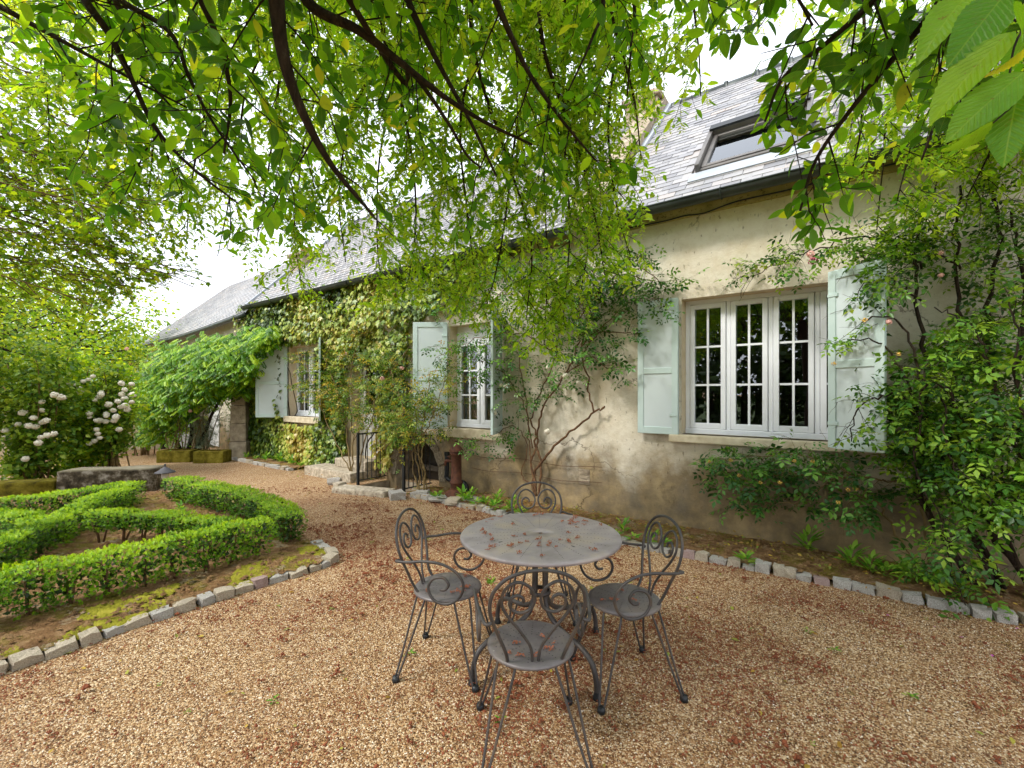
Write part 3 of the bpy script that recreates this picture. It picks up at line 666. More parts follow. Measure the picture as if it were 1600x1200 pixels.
# roof: decks, slates one by one, ridge, gutters, skylight, parapet and chimneys
S45 = math.sqrt(.5)
def roof_pt(lx, q, up=0.0): return Vector((lx, -.25 + q * S45 - up * S45, 3.73 + q * S45 + up * S45))
def on_roof(x, y):
    a = (x - 800) / F; d = (a * .8123 - .5832, a * .5832 + .8123, (HZ - y) / F)
    t = (3.98 - 5.36 - H) / (d[2] - d[1]); p = (d[0] * t, -5.36 + d[1] * t, H + d[2] * t)
    return p[0], (p[1] + .25) / S45
SKY = (on_roof(1087, 274)[0], on_roof(1087, 274)[0] + 1.12, on_roof(1087, 274)[1], on_roof(1113, 216)[1])
print('skylight', SKY)
def make_roof():
    QL = 4.10
    b = MB()
    for x0, x1 in ((-11.62, -2.74), (-2.36, 7.0)):
        A = [roof_pt(x0, 0, -.02), roof_pt(x1, 0, -.02), roof_pt(x1, QL, -.02), roof_pt(x0, QL, -.02)]
        b.add(A, [(0, 1, 2, 3)]); r = roof_pt(x0, QL, -.02)
        b.add([r, roof_pt(x1, QL, -.02), (x1, 5.6, 3.7), (x0, 5.6, 3.7)], [(0, 1, 2, 3)])
    roof = b.build('roof', 'slate', house)
    sm = MB(); sm.box(-.094, .094, 0, .235, -.004, .004); sme = sm.mesh('slate'); sme.materials.append(MT['slate'])
    cand = []; ex = .117; wd = .195
    for x0, x1 in ((-11.6, -2.76), (-2.34, 6.9)):
        for j in range(int(QL / ex)):
            q = j * ex; n = int((x1 - x0) / wd)
            for i in range(n):
                lx = x0 + (i + .5 + .5 * (j % 2)) * wd
                if lx > x1 - .06: continue
                if SKY[0] - .06 < lx < SKY[1] + .06 and SKY[2] - .12 < q + .08 < SKY[3] + .02: continue
                w = HN0 + HX * lx + HY * (-.25 + q * S45); px = to_px((w.x, w.y, 3.73 + q * S45))
                vis = w.y > .5 and 985 < px[0] < 1250 and 90 < px[1] < 330
                cand.append((0 if vis else 1, w.length, lx, q))
    cand.sort(); V, A = [], []; base = np.array([tuple(v.co) for v in sme.vertices]); Fq = np.array([tuple(p.vertices) for p in sme.polygons])
    rr = random.Random(5)
    for k, (_, _, lx, q) in enumerate(cand):
        loc = roof_pt(lx, q - .02, .010 + rr.uniform(0, .004)); rot = (PI / 4 - .045 + rr.uniform(-.012, .012), rr.uniform(-.012, .012), rr.uniform(-.012, .012))
        if k < 300:
            o = bpy.data.objects.new('slate', sme); C.objects.link(o); o.parent = roof; o.location = loc; o.rotation_euler = rot
        else:
            m = Matrix.Translation(loc) @ Vector_rot(rot); V.append(base @ np.array(m.to_3x3()).T + np.array(m.translation)); A.append(rr.random())
    n = len(V); me = np_mesh('slates', np.concatenate(V), [(Fq[None] + (np.arange(n) * 8)[:, None, None]).reshape(-1, 4)], np.repeat(A, 8))
    o = link('slates', me, 'slate', roof); o['kind'] = 'stuff'
    for x0, x1 in ((-11.62, -2.8), (-2.3, 6.9)):                     # ridge tiles
        x = x0
        while x < x1:
            b = MB(); r = .085; z = roof_pt(0, QL).z; y = roof_pt(0, QL).y; ks = 7; vs = []
            for e, rr_ in ((0, r), (.40, r), (.40, r + .022), (.45, r + .022)):
                vs += [(x + e, y + rr_ * math.cos(a), z - .06 + rr_ * math.sin(a) * 1.1) for a in np.linspace(-.2, PI + .2, ks)]
            b.add(vs, [(k * ks + i, k * ks + i + 1, (k + 1) * ks + i + 1, (k + 1) * ks + i) for k in range(3) for i in range(ks - 1)])
            b.build('ridge_tile', 'zinc', roof, True); x += .45
    for x0, x1 in ((-11.7, -2.78), (-2.4, 7.0)):                     # gutters
        b = MB(); ks = 9; c = (-.30, 3.69); r = .075; vs = []
        for x in (x0, x1): vs += [(x, c[0] + r * math.cos(a), c[1] + r * math.sin(a)) for a in np.linspace(PI, 2 * PI, ks)]
        b.add(vs, [(i, i + 1, ks + i + 1, ks + i) for i in range(ks - 1)])
        b.tube([(x0, c[0] - r, c[1]), (x1, c[0] - r, c[1])], .010, 8)
        b.add(vs[:ks], [tuple(range(ks))]); g = b.build('gutter', 'zinc', house, True)
        x = x0 + .5
        while x < x1:
            b = MB(); b.tube([(x, c[0] + (r + .006) * math.cos(a), c[1] + (r + .006) * math.sin(a)) for a in np.linspace(PI - .1, 2 * PI, 10)], .008, 4)
            b.build('bracket', 'zinc', g); x += .95
    # skylight
    x0, x1, q0, q1 = SKY; M = Matrix((( 1, 0, 0, 0), (0, S45, -S45, -.25), (0, S45, S45, 3.73), (0, 0, 0, 1)))
    b = MB(); t = .05; hh = .12
    b.box(x0, x0 + t, q0, q1, -.02, hh); b.box(x1 - t, x1, q0, q1, -.02, hh); b.box(x0 + t, x1 - t, q1 - .09, q1, -.02, hh); b.box(x0 + t, x1 - t, q0, q0 + .05, -.02, .05)
    s = b.build('skylight', 'alu', house, bevel=.006, seg=1); s.matrix_local = M
    b = MB(); e = .052; a0, a1, c0, c1 = x0 + e, x1 - e, q0 + .052, q1 - .092
    for u0, u1, v0, v1 in ((a0, a0 + .06, c0, c1), (a1 - .06, a1, c0, c1), (a0 + .06, a1 - .06, c0, c0 + .06), (a0 + .06, a1 - .06, c1 - .06, c1)): b.box(u0, u1, v0, v1, .0, .06)
    b.build('sash', 'alu', s, bevel=.006, seg=1)
    b = MB(); b.box(a0 + .06, a1 - .06, c0 + .06, c1 - .06, .02, .03); b.build('pane', 'glass', s)
    b = MB(); b.box(a0 + .03, a1 - .03, c0 + .03, c1 - .03, -.30, -.28); b.build('blind', 'curtain', s)
    b = MB(); b.box(x0 - .05, x1 + .05, q0 - .22, q0 - .004, -.006, .03); b.build('apron', 'lead', s)
    b = MB(); b.box(x0 + .02, x1 - .02, q1 - .12, q1 + .03, hh + .004, hh + .03); b.build('hood', 'black', s)
    # parapet between the two roofs, its lead flashing, the left verge and the chimneys
    b = MB(); A = [(x, q, u) for x in (-2.73, -2.37) for q, u in ((-.05, -.2), (QL, -.2), (QL, .16), (-.05, .16))]
    P = [roof_pt(x, q, u) for x, q, u in A]
    b.add(P, [(0, 1, 2, 3), (7, 6, 5, 4), (0, 4, 5, 1), (1, 5, 6, 2), (2, 6, 7, 3), (3, 7, 4, 0)]); b.build('parapet', 'rubble', house)
    for xa, xb in ((-2.368, -2.29), (-11.66, -11.58)):
        b = MB(); P = [roof_pt(x, q, u) for x in (xa, xb) for q, u in ((-.02, -.02), (QL, -.02), (QL, .05), (-.02, .05))]
        b.add(P, [(0, 1, 2, 3), (7, 6, 5, 4), (0, 4, 5, 1), (1, 5, 6, 2), (2, 6, 7, 3), (3, 7, 4, 0)]); b.build('flashing', 'lead', house)
    for cx, top, cy in ((-2.75, 6.72, 0.0), (-11.25, 5.10, -1.6)):
        b = MB(); w = .30; b.box(cx - w, cx + w, 2.35 + cy, 2.95 + cy, top - 1.1, top); b.box(cx - w - .05, cx + w + .05, 2.30 + cy, 3.0 + cy, top, top + .10)
        ch = b.build('chimney', 'rubble', house, bevel=.03)
        for dx in (-.13, .13):
            b = MB(); b.lathe([(.08, 0), (.10, .02), (.07, .16), (.09, .18), (.06, .18), (.05, .1)], 14, (cx + dx, 2.65 + cy, top + .10)); b.build('chimney_pot', 'clay', ch, True)
def Vector_rot(r):
    from mathutils import Euler
    return Euler(r).to_matrix().to_4x4()
make_roof()

def make_wall_bits():
    pts = [on_wall(x, y, -.07) for x, y in ((900, 372), (985, 356), (1040, 345), (1070, 337), (1100, 333), (1150, 315), (1230, 297), (1330, 272), (1420, 250))]
    inv = house.matrix_basis.inverted(); lp = [(HX.dot(p - HN0), HY.dot(p - HN0), p.z) for p in pts]
    b = MB(); b.tube(smooth_path(lp, 5), .008, 6); b.build('cable', 'black', house, True)
    x, z = wall_xz(913, 745)                                          # small patched air brick low on the wall
    b = MB(); b.box(x - .08, x + .08, -.012, .02, z - .10, z + .10); b.build('air_brick', 'rubble', house, bevel=.01)
    for i in range(3):
        b = MB(); b.box(x - .06, x + .06, -.02, -.010, z - .07 + .05 * i, z - .045 + .05 * i); b.build('vent_slat', 'rubble', house)
    for z in (.42, .62):                                               # rusty training wires
        b = MB(); b.tube([(-4.6 + .2 * i, -.03 - .004 * (i % 3), z - .02 * math.sin(i)) for i in range(12)], .0035, 5); b.build('training_wire', 'rust', house)
    # black downpipe with its bend
    b = MB(); x = -5.10; b.tube(smooth_path([(x, -.07, .62), (x, -.07, .3), (x, -.07, .22), (x + .1, -.07, .18), (x + .34, -.07, .18), (x + .42, -.07, .12), (x + .43, -.07, -.02)], 4), .038, 10)
    b.lathe([(.045, 0), (.045, .05)], 10, (x, -.07, .58)); b.build('drain_pipe', 'black', house, True)
make_wall_bits()

# ================================================================== far house, outbuilding, pillar
def make_far_house():
    o = Vector((-6.35, 11.16, 0)); ux, uy = Vector((-.764, .646, 0)), Vector((.646, .764, 0))
    root = empty('house', o, math.atan2(-.646, .764), 'lower slate roofed house end with sagging gutter behind the wisteria', 'house')
    # local x runs towards the main house, so the far end is at x = -L
    L = 10.9
    b = MB(); b.add([(-L, 0, -.1), (.0, 0, -.1), (0, 0, 3.55), (-L, 0, 3.55)], [(0, 1, 2, 3)])
    b.add([(-L, 0, -.1), (-L, 5.4, -.1), (-L, 5.4, 3.55), (-L, 2.8, 6.0), (-L, 0, 3.55)], [(0, 1, 2, 3, 4)]); b.build('wall', 'plaster', root)
    def pt(x, q, u=0):
        sag = -.10 * math.sin(PI * min(1, max(0, -x / L))) ; return (x, -.28 + q * .73 - u * .68, 3.58 + sag + q * .68 + u * .73)
    n = 16; b = MB(); Q = 4.2
    vs = [pt(-L - .25 + (L + .25) * i / n, Q * j / 6) for i in range(n + 1) for j in range(7)]
    b.add(vs, [(i * 7 + j, (i + 1) * 7 + j, (i + 1) * 7 + j + 1, i * 7 + j + 1) for i in range(n) for j in range(6)]); roof = b.build('roof', 'slate', root)
    V, A = [], []; base = MB().box(-.12, .12, 0, .26, -.004, .004); bv = np.array(base.v); Fq = np.array(base.f); rr = random.Random(9)
    for j in range(int(Q / .15)):
        for i in range(int(L / .25)):
            x = -L - .1 + (i + .5 + .5 * (j % 2)) * .25
            if x > -.1: continue
            m = Matrix.Translation(pt(x, j * .15, .012)) @ Vector_rot((math.atan2(.68, .73) - .04, rr.uniform(-.01, .01), 0))
            V.append(bv @ np.array(m.to_3x3()).T + np.array(m.translation)); A.append(rr.random())
    me = np_mesh('slates', np.concatenate(V), [(Fq[None] + (np.arange(len(V)) * 8)[:, None, None]).reshape(-1, 4)], np.repeat(A, 8))
    s = link('slates', me, 'slate', roof); s['kind'] = 'stuff'
    b = MB(); b.tube([Vector(pt(-L - .2 + (L + .2) * i / 14, -.04, -.05)) for i in range(15)], .06, 8); b.build('gutter', 'zinc', root, True)
    b = MB(); b.box(-1.35, -.55, -.03, .03, .05, 2.15); d = b.build('door', 'white_door', root, bevel=.01)
    b = MB(); b.box(-3.6, -2.7, -.03, .03, .05, 2.1); d = b.build('door', 'white_door', root, bevel=.01)
    b = MB(); b.tube([(-L + 4.5, -.1, 6.2), (-L + 4.5, -.1, 9.0)], .02, 6)
make_far_house()
def make_small_structures():
    p = on_ground(376, 716)
    t = empty('stone_pillar', p, .2, 'rough stone pillar beside the ivy wall near the planters', 'pillar')
    for k, (h0, h1, w) in enumerate(((0, .42, .19), (.425, .85, .175), (.855, 1.3, .17), (1.305, 1.75, .165))):
        b = MB(); b.box(-w, w, -w, w, h0, h1); b.build('block', 'rubble', t, bevel=.025)
    a = on_ground(185, 704); c = on_ground(300, 699)
    d = (c - a); t = empty('outbuilding', a, math.atan2(d.y, d.x), 'low beige rendered outbuilding with dark window at the end of the yard', 'outbuilding'); L = d.length
    b = MB(); b.box(-3, L, 0, .3, -.1, .72); b.box(-3, -1.6, .02, .3, .72, 1.75); b.box(L * .55, L, .02, .3, .72, 1.75); b.box(-1.6, L * .55, .02, .3, 1.45, 1.75); b.build('wall', 'reveal', t)
    b = MB(); b.box(-3.05, L + .05, -.05, .34, .72, .78); b.build('coping', 'sill', t, bevel=.01)
    b = MB(); b.box(-1.6, L * .55, .22, .25, .78, 1.45); b.build('window', 'black', t)
    b = MB(); b.tube([(L * .60, -.07, 0), (L * .60, -.07, 1.7)], .06, 10); b.build('downpipe', 'zinc', t, True)
    b = MB(); b.box(-3.2, L + .1, -.2, 1.6, 1.75, 1.83); b.build('roof', 'zinc', t, bevel=.01)
    b = MB(); b.box(L * .72, L * .98, -.03, .03, 0, 1.6); b.build('door', 'white_door', t, bevel=.01)
    # old garden walls
    def wall(p0, p1, h, w, mat, label, seed):
        d = Vector((p1[0] - p0[0], p1[1] - p0[1], 0)); L = d.length
        bm = bmesh.new(); bmesh.ops.create_cube(bm, size=1); bmesh.ops.subdivide_edges(bm, edges=bm.edges[:], cuts=7, use_grid_fill=True)
        for v in bm.verts:
            v.co = Vector((v.co.x * L, v.co.y * w, (v.co.z + .5) * h)); v.co += mnoise.noise_vector(v.co * 3 + Vector((seed, 0, 0))) * .025
        me = bpy.data.meshes.new('garden_wall'); bm.to_mesh(me); bm.free()
        o = link('garden_wall', me, mat, None, True); o.location = ((p0[0] + p1[0]) / 2, (p0[1] + p1[1]) / 2, -.02); o.rotation_euler = (0, 0, math.atan2(d.y, d.x))
        return tag(o, label, 'wall')
    wall((-7.05, 7.05), (-5.82, 7.42), .40, .34, 'old_wall', 'lichen stained stone wall block behind the hedges, the taller one', 1)
    wall((-9.8, 6.1), (-7.07, 7.02), .26, .36, 'moss', 'low mossy stone wall at the far edge of the hedge bed', 4)
    for (x0, x1, y), lab in (((255, 303, 721), 'mossy stone trough planter beneath the wisteria'), ((311, 354, 722), 'smaller mossy stone trough beside the stone pillar')):
        p0, p1 = on_ground(x0, y), on_ground(x1, y); L = (p1 - p0).length; t = empty('stone_trough', (p0 + p1) / 2, .12, lab, 'planter')
        b = MB(); h = .27; w = .2
        b.box(-L / 2, L / 2, -w, -w + .06, 0, h); b.box(-L / 2, L / 2, w - .06, w, 0, h); b.box(-L / 2, -L / 2 + .06, -w + .06, w - .06, 0, h); b.box(L / 2 - .06, L / 2, -w + .06, w - .06, 0, h); b.box(-L / 2 + .06, L / 2 - .06, -w + .06, w - .06, 0, .05)
        b.build('trough', 'moss', t, bevel=.012)
        b = MB(); b.box(-L / 2 + .062, L / 2 - .062, -w + .062, w - .062, .052, h - .03); b.build('earth', 'soil', t)
    # garden lamp
    p = at(258, 735, 6.9); t = empty('garden_lamp', (p.x, p.y, 0), 0, 'small mushroom shaped garden lamp with dark metal cap', 'lamp')
    b = MB(); b.tube([(0, 0, -.05), (0, 0, .36)], .013, 8); b.build('post', 'black', t, True)
    b = MB(); b.lathe([(.0, .455), (.02, .45), (.03, .44), (.06, .425), (.075, .405), (.13, .375), (.135, .362), (.128, .362), (.07, .385), (.0, .39)], 28); b.build('cap', 'lamp_metal', t, True)
    b = MB(); b.lathe([(0, .50), (.012, .495), (.016, .48), (.010, .468), (.014, .455)], 12); b.build('finial', 'lamp_metal', t, True)
    b = MB(); b.lathe([(.045, .36), (.05, .30), (.035, .26), (0, .255)], 16); b.build('lens', 'curtain', t, True)
make_small_structures()

def make_railing():
    for lx, y0, lab in ((-6.68, -.62, 'black iron railing on the door side of the stairwell'), (-5.50, -.62, 'black iron railing between stairwell and rusty pump')):
        t = empty('iron_railing', hw(lx, y0), HROT, lab, 'railing'); hgt = .88
        b = MB(); b.box(-.02, .02, -.02, .02, -.02, hgt + .02); b.build('post', 'black', t, bevel=.003, seg=1)
        b = MB(); b.box(-.02, .02, .022, .60, hgt - .012, hgt + .012); b.build('top_rail', 'black', t)
        b = MB(); b.box(-.012, .012, .022, .60, .07, .085); b.build('bottom_rail', 'black', t)
        for i in range(6): b = MB(); y = .10 + i * .092; b.tube([(0, y, .086), (0, y, hgt - .013)], .008, 6); b.build('baluster', 'black', t)
    b = MB(); t = empty('stone_slab', on_ground(572, 771), -.35, 'worn flat stone slab in front of the stairwell', 'slab')
    b.box(-.55, .45, -.16, .16, -.03, .085); b.build('slab', 'granite_warm', t, bevel=.03)
    for i, (x, y, s) in enumerate(((523, 757, .2), (531, 764, .17), (620, 779, .26), (660, 777, .22))):
        o = link('loose_stone', SETTS[i + 2]); o.location = on_ground(x, y) + Vector((0, 0, .05)); o.scale = (s, s * .8, .12); o.rotation_euler = (0, 0, i)
        tag(o, ('pinkish loose stone at the tip of the slab', 'second loose stone from the tip of the slab', 'flat stone between slab and sett row', 'grey stone at the start of the sett row')[i], 'stone')
    # hand pump
    p = on_ground(713, 776, .05); t = empty('hand_pump', (p.x, p.y, .04), -.4, 'rusty cast iron hand pump standing against the wall', 'pump')
    b = MB(); b.lathe([(.0, -.04), (.185, -.04), (.19, .0), (.18, .035), (.165, .05), (.16, .08), (.12, .10), (.095, .12), (0, .12)], 28); b.build('base', 'rust', t, True)
    b = MB(); b.lathe([(.088, .12), (.085, .20), (.098, .21), (.098, .235), (.08, .25), (.075, .62), (.092, .635), (.098, .66), (.088, .68), (0, .68)], 24); b.build('column', 'rust', t, True)
    b = MB(); b.lathe([(.105, .68), (.105, .70), (.07, .75), (.04, .78), (.03, .80), (.018, .81), (.028, .835), (.018, .86), (0, .865)], 24); b.build('cap', 'rust', t, True)
    b = MB(); b.tube(smooth_path([(-.07, 0, .53), (-.14, 0, .535), (-.18, 0, .52), (-.19, 0, .46)], 5), [.024] * 10 + [.02] * 6, 10); b.build('spout', 'rust', t, True)
    b = MB(); b.tube([(-.12, 0, .555), (-.12, 0, .60)], .008, 6); b.tube([(-.15, 0, .60), (-.09, 0, .60)], .008, 6); b.build('tap_handle', 'rust', t, True)
    for i, (dx, dy) in enumerate(((-.25, -.12), (.0, -.27), (.24, -.2))):
        o = link('paving_stone', SETTS[i + 5]); o.location = (p.x + dx, p.y + dy, .055); o.scale = (.26, .18, .07); o.rotation_euler = (0, 0, i * 1.3)
        tag(o, ('flat paving stone left of the rusty pump base', 'flat paving stone right before the rusty pump base', 'flat paving stone right of the rusty pump base')[i], 'stone')
make_railing()

# ================================================================== TABLE AND CHAIRS
def make_table():
    t = empty('garden_table', (.17, 2.70, 0), math.radians(35), 'round dark metal garden table with perforated top strewn with dry catkins', 'table')
    b = MB(); R = .48; prof = [(.018, .738), (.018, .7415), (.10, .7415), (.30, .7405), (R - .02, .739), (R - .004, .736), (R, .729), (R - .002, .718), (R - .008, .715), (R - .012, .720), (R - .02, .732), (.10, .735), (.018, .735)]
    b.lathe(prof, 96); b.build('table_top', 'table_top', t, True)
    for i in range(4):
        a = i * PI / 2; c, s = math.cos(a), math.sin(a)
        pts = [(.30, .728), (.20, .722), (.10, .70), (.055, .655), (.045, .58), (.045, .42), (.055, .34), (.10, .275), (.20, .235), (.34, .215), (.43, .17), (.465, .09), (.47, .01)]
        b = MB(); b.tube(smooth_path([(r * c, r * s, z) for r, z in pts], 5), .0145, 10); b.build('leg', 'iron', t, True)
        b = MB(); b.lathe([(.0, 0), (.022, 0), (.024, .01), (.018, .022), (.015, .04)], 12, (.47 * c, .47 * s, 0)); b.build('foot_cap', 'black', t, True)
    b = MB(); b.lathe([(.052, .62), (.064, .62), (.064, .60), (.052, .60)], 20); b.lathe([(.052, .40), (.064, .40), (.064, .38), (.052, .38)], 20); b.build('collar', 'iron', t, True)
make_table()
def make_chair():
    t = empty('garden_chair', (0, 0, 0)); R = .197
    b = MB(); b.lathe([(0, .450), (.05, .450), (.12, .4515), (.17, .4535), (.19, .452), (R, .446), (R, .438), (R - .006, .434), (R - .012, .440), (.17, .446), (.05, .444), (0, .444)], 48); b.build('seat', 'seat', t, True)
    by = lambda z: -.155 - (z - .45) * .26
    rr = .0078
    half = [(.115, .435), (.125, .50), (.155, .58), (.185, .66), (.195, .72), (.18, .79), (.13, .845), (.065, .872)]
    pts = [(-x, by(z) + (.02 if z < .46 else 0), z) for x, z in half] + [(0, by(.88), .88)] + [(x, by(z) + (.02 if z < .46 else 0), z) for x, z in half[::-1]]
    b = MB(); b.tube(smooth_path(pts, 5), rr, 8); b.build('back_hoop', 'iron', t, True)
    sc = [(.012, .44), (.022, .52), (.068, .60), (.125, .68), (.148, .74), (.132, .80), (.085, .828), (.036, .805), (.012, .755), (.028, .705), (.072, .688), (.108, .708), (.114, .745), (.09, .768), (.063, .757), (.058, .735)]
    for s in (-1, 1):
        b = MB(); b.tube(smooth_path([(s * x, by(z) + .004, z) for x, z in sc], 5), .0066, 8); b.build('back_scroll', 'iron', t, True)
        arm = [(.188, by(.655) - .012, .655), (.212, by(.655) - .018, .655), (.232, -.15, .662), (.248, -.05, .678), (.255, .05, .672), (.252, .13, .63), (.247, .165, .565), (.242, .14, .495), (.238, .075, .455), (.235, .0, .468), (.233, -.035, .525), (.232, -.012, .578), (.231, .045, .592), (.230, .078, .558), (.230, .06, .528), (.230, .03, .525)]
        b = MB(); b.tube(smooth_path([(s * x, y, z) for x, y, z in arm], 5), .0078, 8); b.build('armrest', 'iron', t, True)
    for s in (-1, 1):
        for f in (-1, 1):
            foot = Vector((s * .225, f * .225, 0)); b = MB(); a0 = math.atan2(f, s)
            for da in (-.26, .26):
                top = Vector((.165 * math.cos(a0 + da), .165 * math.sin(a0 + da), .438)); out = Vector((.185 * math.cos(a0 + da), .185 * math.sin(a0 + da), .40))
                e = foot + Vector((-math.sin(a0), math.cos(a0), 0)) * (.011 if da > 0 else -.011)
                b.tube(smooth_path([top, out, out.lerp(e, .35), out.lerp(e, .7), e + Vector((0, 0, .012))], 4), .0060, 7)
            b.build('leg', 'iron', t, True)
            c = MB(); c.lathe([(0, 0), (.019, 0), (.021, .012), (.017, .03), (0, .03)], 10, tuple(foot)); c.build('foot_cap', 'black', t, True)
    return t
chair = make_chair()
for i, (x, y, rz, lab) in enumerate(((.085, 2.04, math.radians(5), 'scrolled iron chair nearest the camera with its back turned to it'),
        (-.377, 2.64, math.radians(-100), 'scrolled iron chair on the hedge side of the table, facing it'),
        (.62, 2.48, math.radians(101), 'scrolled iron chair on the house window side of the table'),
        (.20, 3.27, math.radians(182), 'scrolled iron chair mostly hidden behind the table'))):
    o = chair if i == 0 else copy_tree(chair); o.location = (x, y, 0); o.rotation_euler = (0, 0, rz)
    tag(o, lab, 'chair', 'iron chairs round the garden table')

# dry catkins lying on table, seats and gravel
def catkin_mesh(seed, small=False):
    r = random.Random(seed); b = MB(); p = Vector((0, 0, .004)); d = r.uniform(0, 6.28); n = r.randint(7, 12) if not small else r.randint(4, 6)
    for i in range(n):
        d += r.uniform(-.6, .6); p = p + Vector((math.cos(d), math.sin(d), 0)) * .0036; p.z = .004 + r.uniform(0, .003)
        for k in range(1 if small else 2):
            c = p + Vector((r.gauss(0, .006), r.gauss(0, .006), abs(r.gauss(0, .004)))); s = r.uniform(.003, .006) * (1.35 if small else 1)
            vs = [c + Vector(v) * s * r.uniform(.7, 1.25) for v in ((1, 0, 0), (-1, 0, 0), (0, 1, 0), (0, -1, 0), (0, 0, .8), (0, 0, -.6))]
            b.add(vs, [(0, 2, 4), (2, 1, 4), (1, 3, 4), (3, 0, 4), (2, 0, 5), (1, 2, 5), (3, 1, 5), (0, 3, 5)])
    me = b.mesh('catkin'); me.materials.append(MT['catkin' if small else 'catkin_pale']); c = sum((v.co for v in me.vertices), Vector()) / len(me.vertices)
    for v in me.vertices: v.co.x -= c.x; v.co.y -= c.y
    return me
CATK = [catkin_mesh(i) for i in range(9)]; CATK_SMALL = [catkin_mesh(i + 40, True) for i in range(8)]
def scatter_catkins(centre, R, z, n, label, group, seed):
    r = random.Random(seed); cl = [(r.uniform(-R, R) * .7, r.uniform(-R, R) * .7) for _ in range(9)]
    k = 0
    while k < n:
        c = r.choice(cl); x, y = c[0] + r.gauss(0, R * .2), c[1] + r.gauss(0, R * .2)
        if math.hypot(x, y) > R * .92 or math.hypot(x, y) < .03: continue
        o = link('fallen_catkin', r.choice(CATK)); o.location = (centre[0] + x, centre[1] + y, z); o.rotation_euler = (0, 0, r.uniform(0, 6.28)); s = r.uniform(.5, 1.1); o.scale = (s, s, s)
        tag(o, label, 'catkin', group); k += 1
scatter_catkins((.17, 2.70), .48, .742, 46, 'dry reddish catkin lying on the round table top', 'dry catkins on the table', 4)
for (x, y), lab, g, sd_ in (((.085, 2.04), 'dry reddish catkin on the seat of the nearest chair', 'dry catkins on the nearest chair', 1), ((-.377, 2.64), 'dry reddish catkin on the seat of the hedge side chair', 'dry catkins on the hedge side chair', 2), ((.62, 2.48), 'dry reddish catkin on the seat of the window side chair', 'dry catkins on the window side chair', 3)):
    scatter_catkins((x, y), .18, .453, 9, lab, g, 20 + sd_)

# ================================================================== GRAVEL PEBBLES AND LITTER
def in_view_ground(n, z0, z1, r, xm=1.2):
    u = r.random(n); Z = np.sqrt(z0 * z0 + u * (z1 * z1 - z0 * z0)); X = (r.random(n) * 2 - 1) * Z * xm; return X, Z
def keep_gravel(X, Y):
    left = np.array(LEFT_EDGE + [(-3.3, 5.75), (-4.9, 6.95), (-12, 7.1), (-12, 1.0), (-4.2, 1.2)])
    right = np.array(KERB + [(hw(-5.5, -.62).x, hw(-5.5, -.62).y), (hw(-5.5, 3).x, hw(-5.5, 3).y), (hw(8, 3).x, hw(8, 3).y), (8, 1)])
    def pin(poly):
        res = np.zeros(len(X), bool); n = len(poly)
        for i in range(n):
            x0, y0 = poly[i]; x1, y1 = poly[(i + 1) % n]
            if y0 == y1: continue
            c = ((y0 > Y) != (y1 > Y)) & (X < (x1 - x0) * (Y - y0) / (y1 - y0) + x0); res ^= c
        return res
    return ~(pin(left) | pin(right))
def bits(name, n, z0, z1, size, mat, seed, label, colour=None, kind='stuff', flat=.7, dens=None, lift=.3):
    r = np.random.default_rng(seed); X, Y = in_view_ground(n, z0, z1, r)
    m = keep_gravel(X, Y)
    if dens is not None: m &= r.random(n) < dens(X, Y)
    X, Y = X[m], Y[m]; n = len(X)
    o8 = np.array([(1, 0, 0), (-1, 0, 0), (0, 1, 0), (0, -1, 0), (0, 0, 1), (0, 0, -1)], float)
    S = size * r.uniform(.5, 1.25, n); sc = np.stack([S * r.uniform(.8, 1.3, n), S * r.uniform(.7, 1.1, n), S * flat * r.uniform(.6, 1.1, n)], 1)
    V = o8[None] * sc[:, None, :] * r.uniform(.75, 1.25, (n, 6, 1)); a = r.random(n) * 6.28; t = r.normal(0, .35, n)
    V[..., 2] += V[..., 0] * np.sin(t)[:, None]
    x = V[..., 0] * np.cos(a)[:, None] - V[..., 1] * np.sin(a)[:, None]; y = V[..., 0] * np.sin(a)[:, None] + V[..., 1] * np.cos(a)[:, None]
    V = np.stack([x + X[:, None], y + Y[:, None], V[..., 2] + (S * lift)[:, None]], 2)
    Fq = np.array([(0, 2, 4), (2, 1, 4), (1, 3, 4), (3, 0, 4)])          # the undersides lie in the ground
    V[..., 2] = np.where(np.arange(6)[None, :] < 4, V[..., 2] - (S * .35)[:, None], V[..., 2])
    fs = (Fq[None] + (np.arange(n) * 6)[:, None, None]).reshape(-1, 3)
    me = np_mesh(name, V.reshape(-1, 3), [fs], np.repeat(r.random(n), 6)); return tag(link(name, me, mat), label, None, kind=kind)
bits('gravel', 150000, 1.6, 3.6, .0044, 'pebble', 1, 'loose tan gravel stones covering the yard')
def crumbs(poly, n, size, z, name, label, seed):
    r = np.random.default_rng(seed); xs = [p[0] for p in poly]; ys = [p[1] for p in poly]; P = []
    while len(P) < n:
        x, y = r.uniform(min(xs), max(xs)), r.uniform(min(ys), max(ys))
        if inside(x, y, poly): P.append((x, y, z + abs(r.normal(0, .008))))
    P = np.array(P); o8 = np.array([(1, 0, 0), (-1, 0, 0), (0, 1, 0), (0, -1, 0), (0, 0, .7), (0, 0, -.7)], float)
    V = o8[None] * (size * np.exp(r.normal(0, .5, (n, 1, 1)))) * r.uniform(.6, 1.4, (n, 6, 1)) + P[:, None, :] + r.normal(0, size * .2, (n, 6, 3))
    Fq = np.array([(0, 2, 4), (2, 1, 4), (1, 3, 4), (3, 0, 4)])
    me = np_mesh(name, V.reshape(-1, 3), [(Fq[None] + (np.arange(n) * 6)[:, None, None]).reshape(-1, 3)]); tag(link(name, me, 'soil'), label, None, kind='stuff')
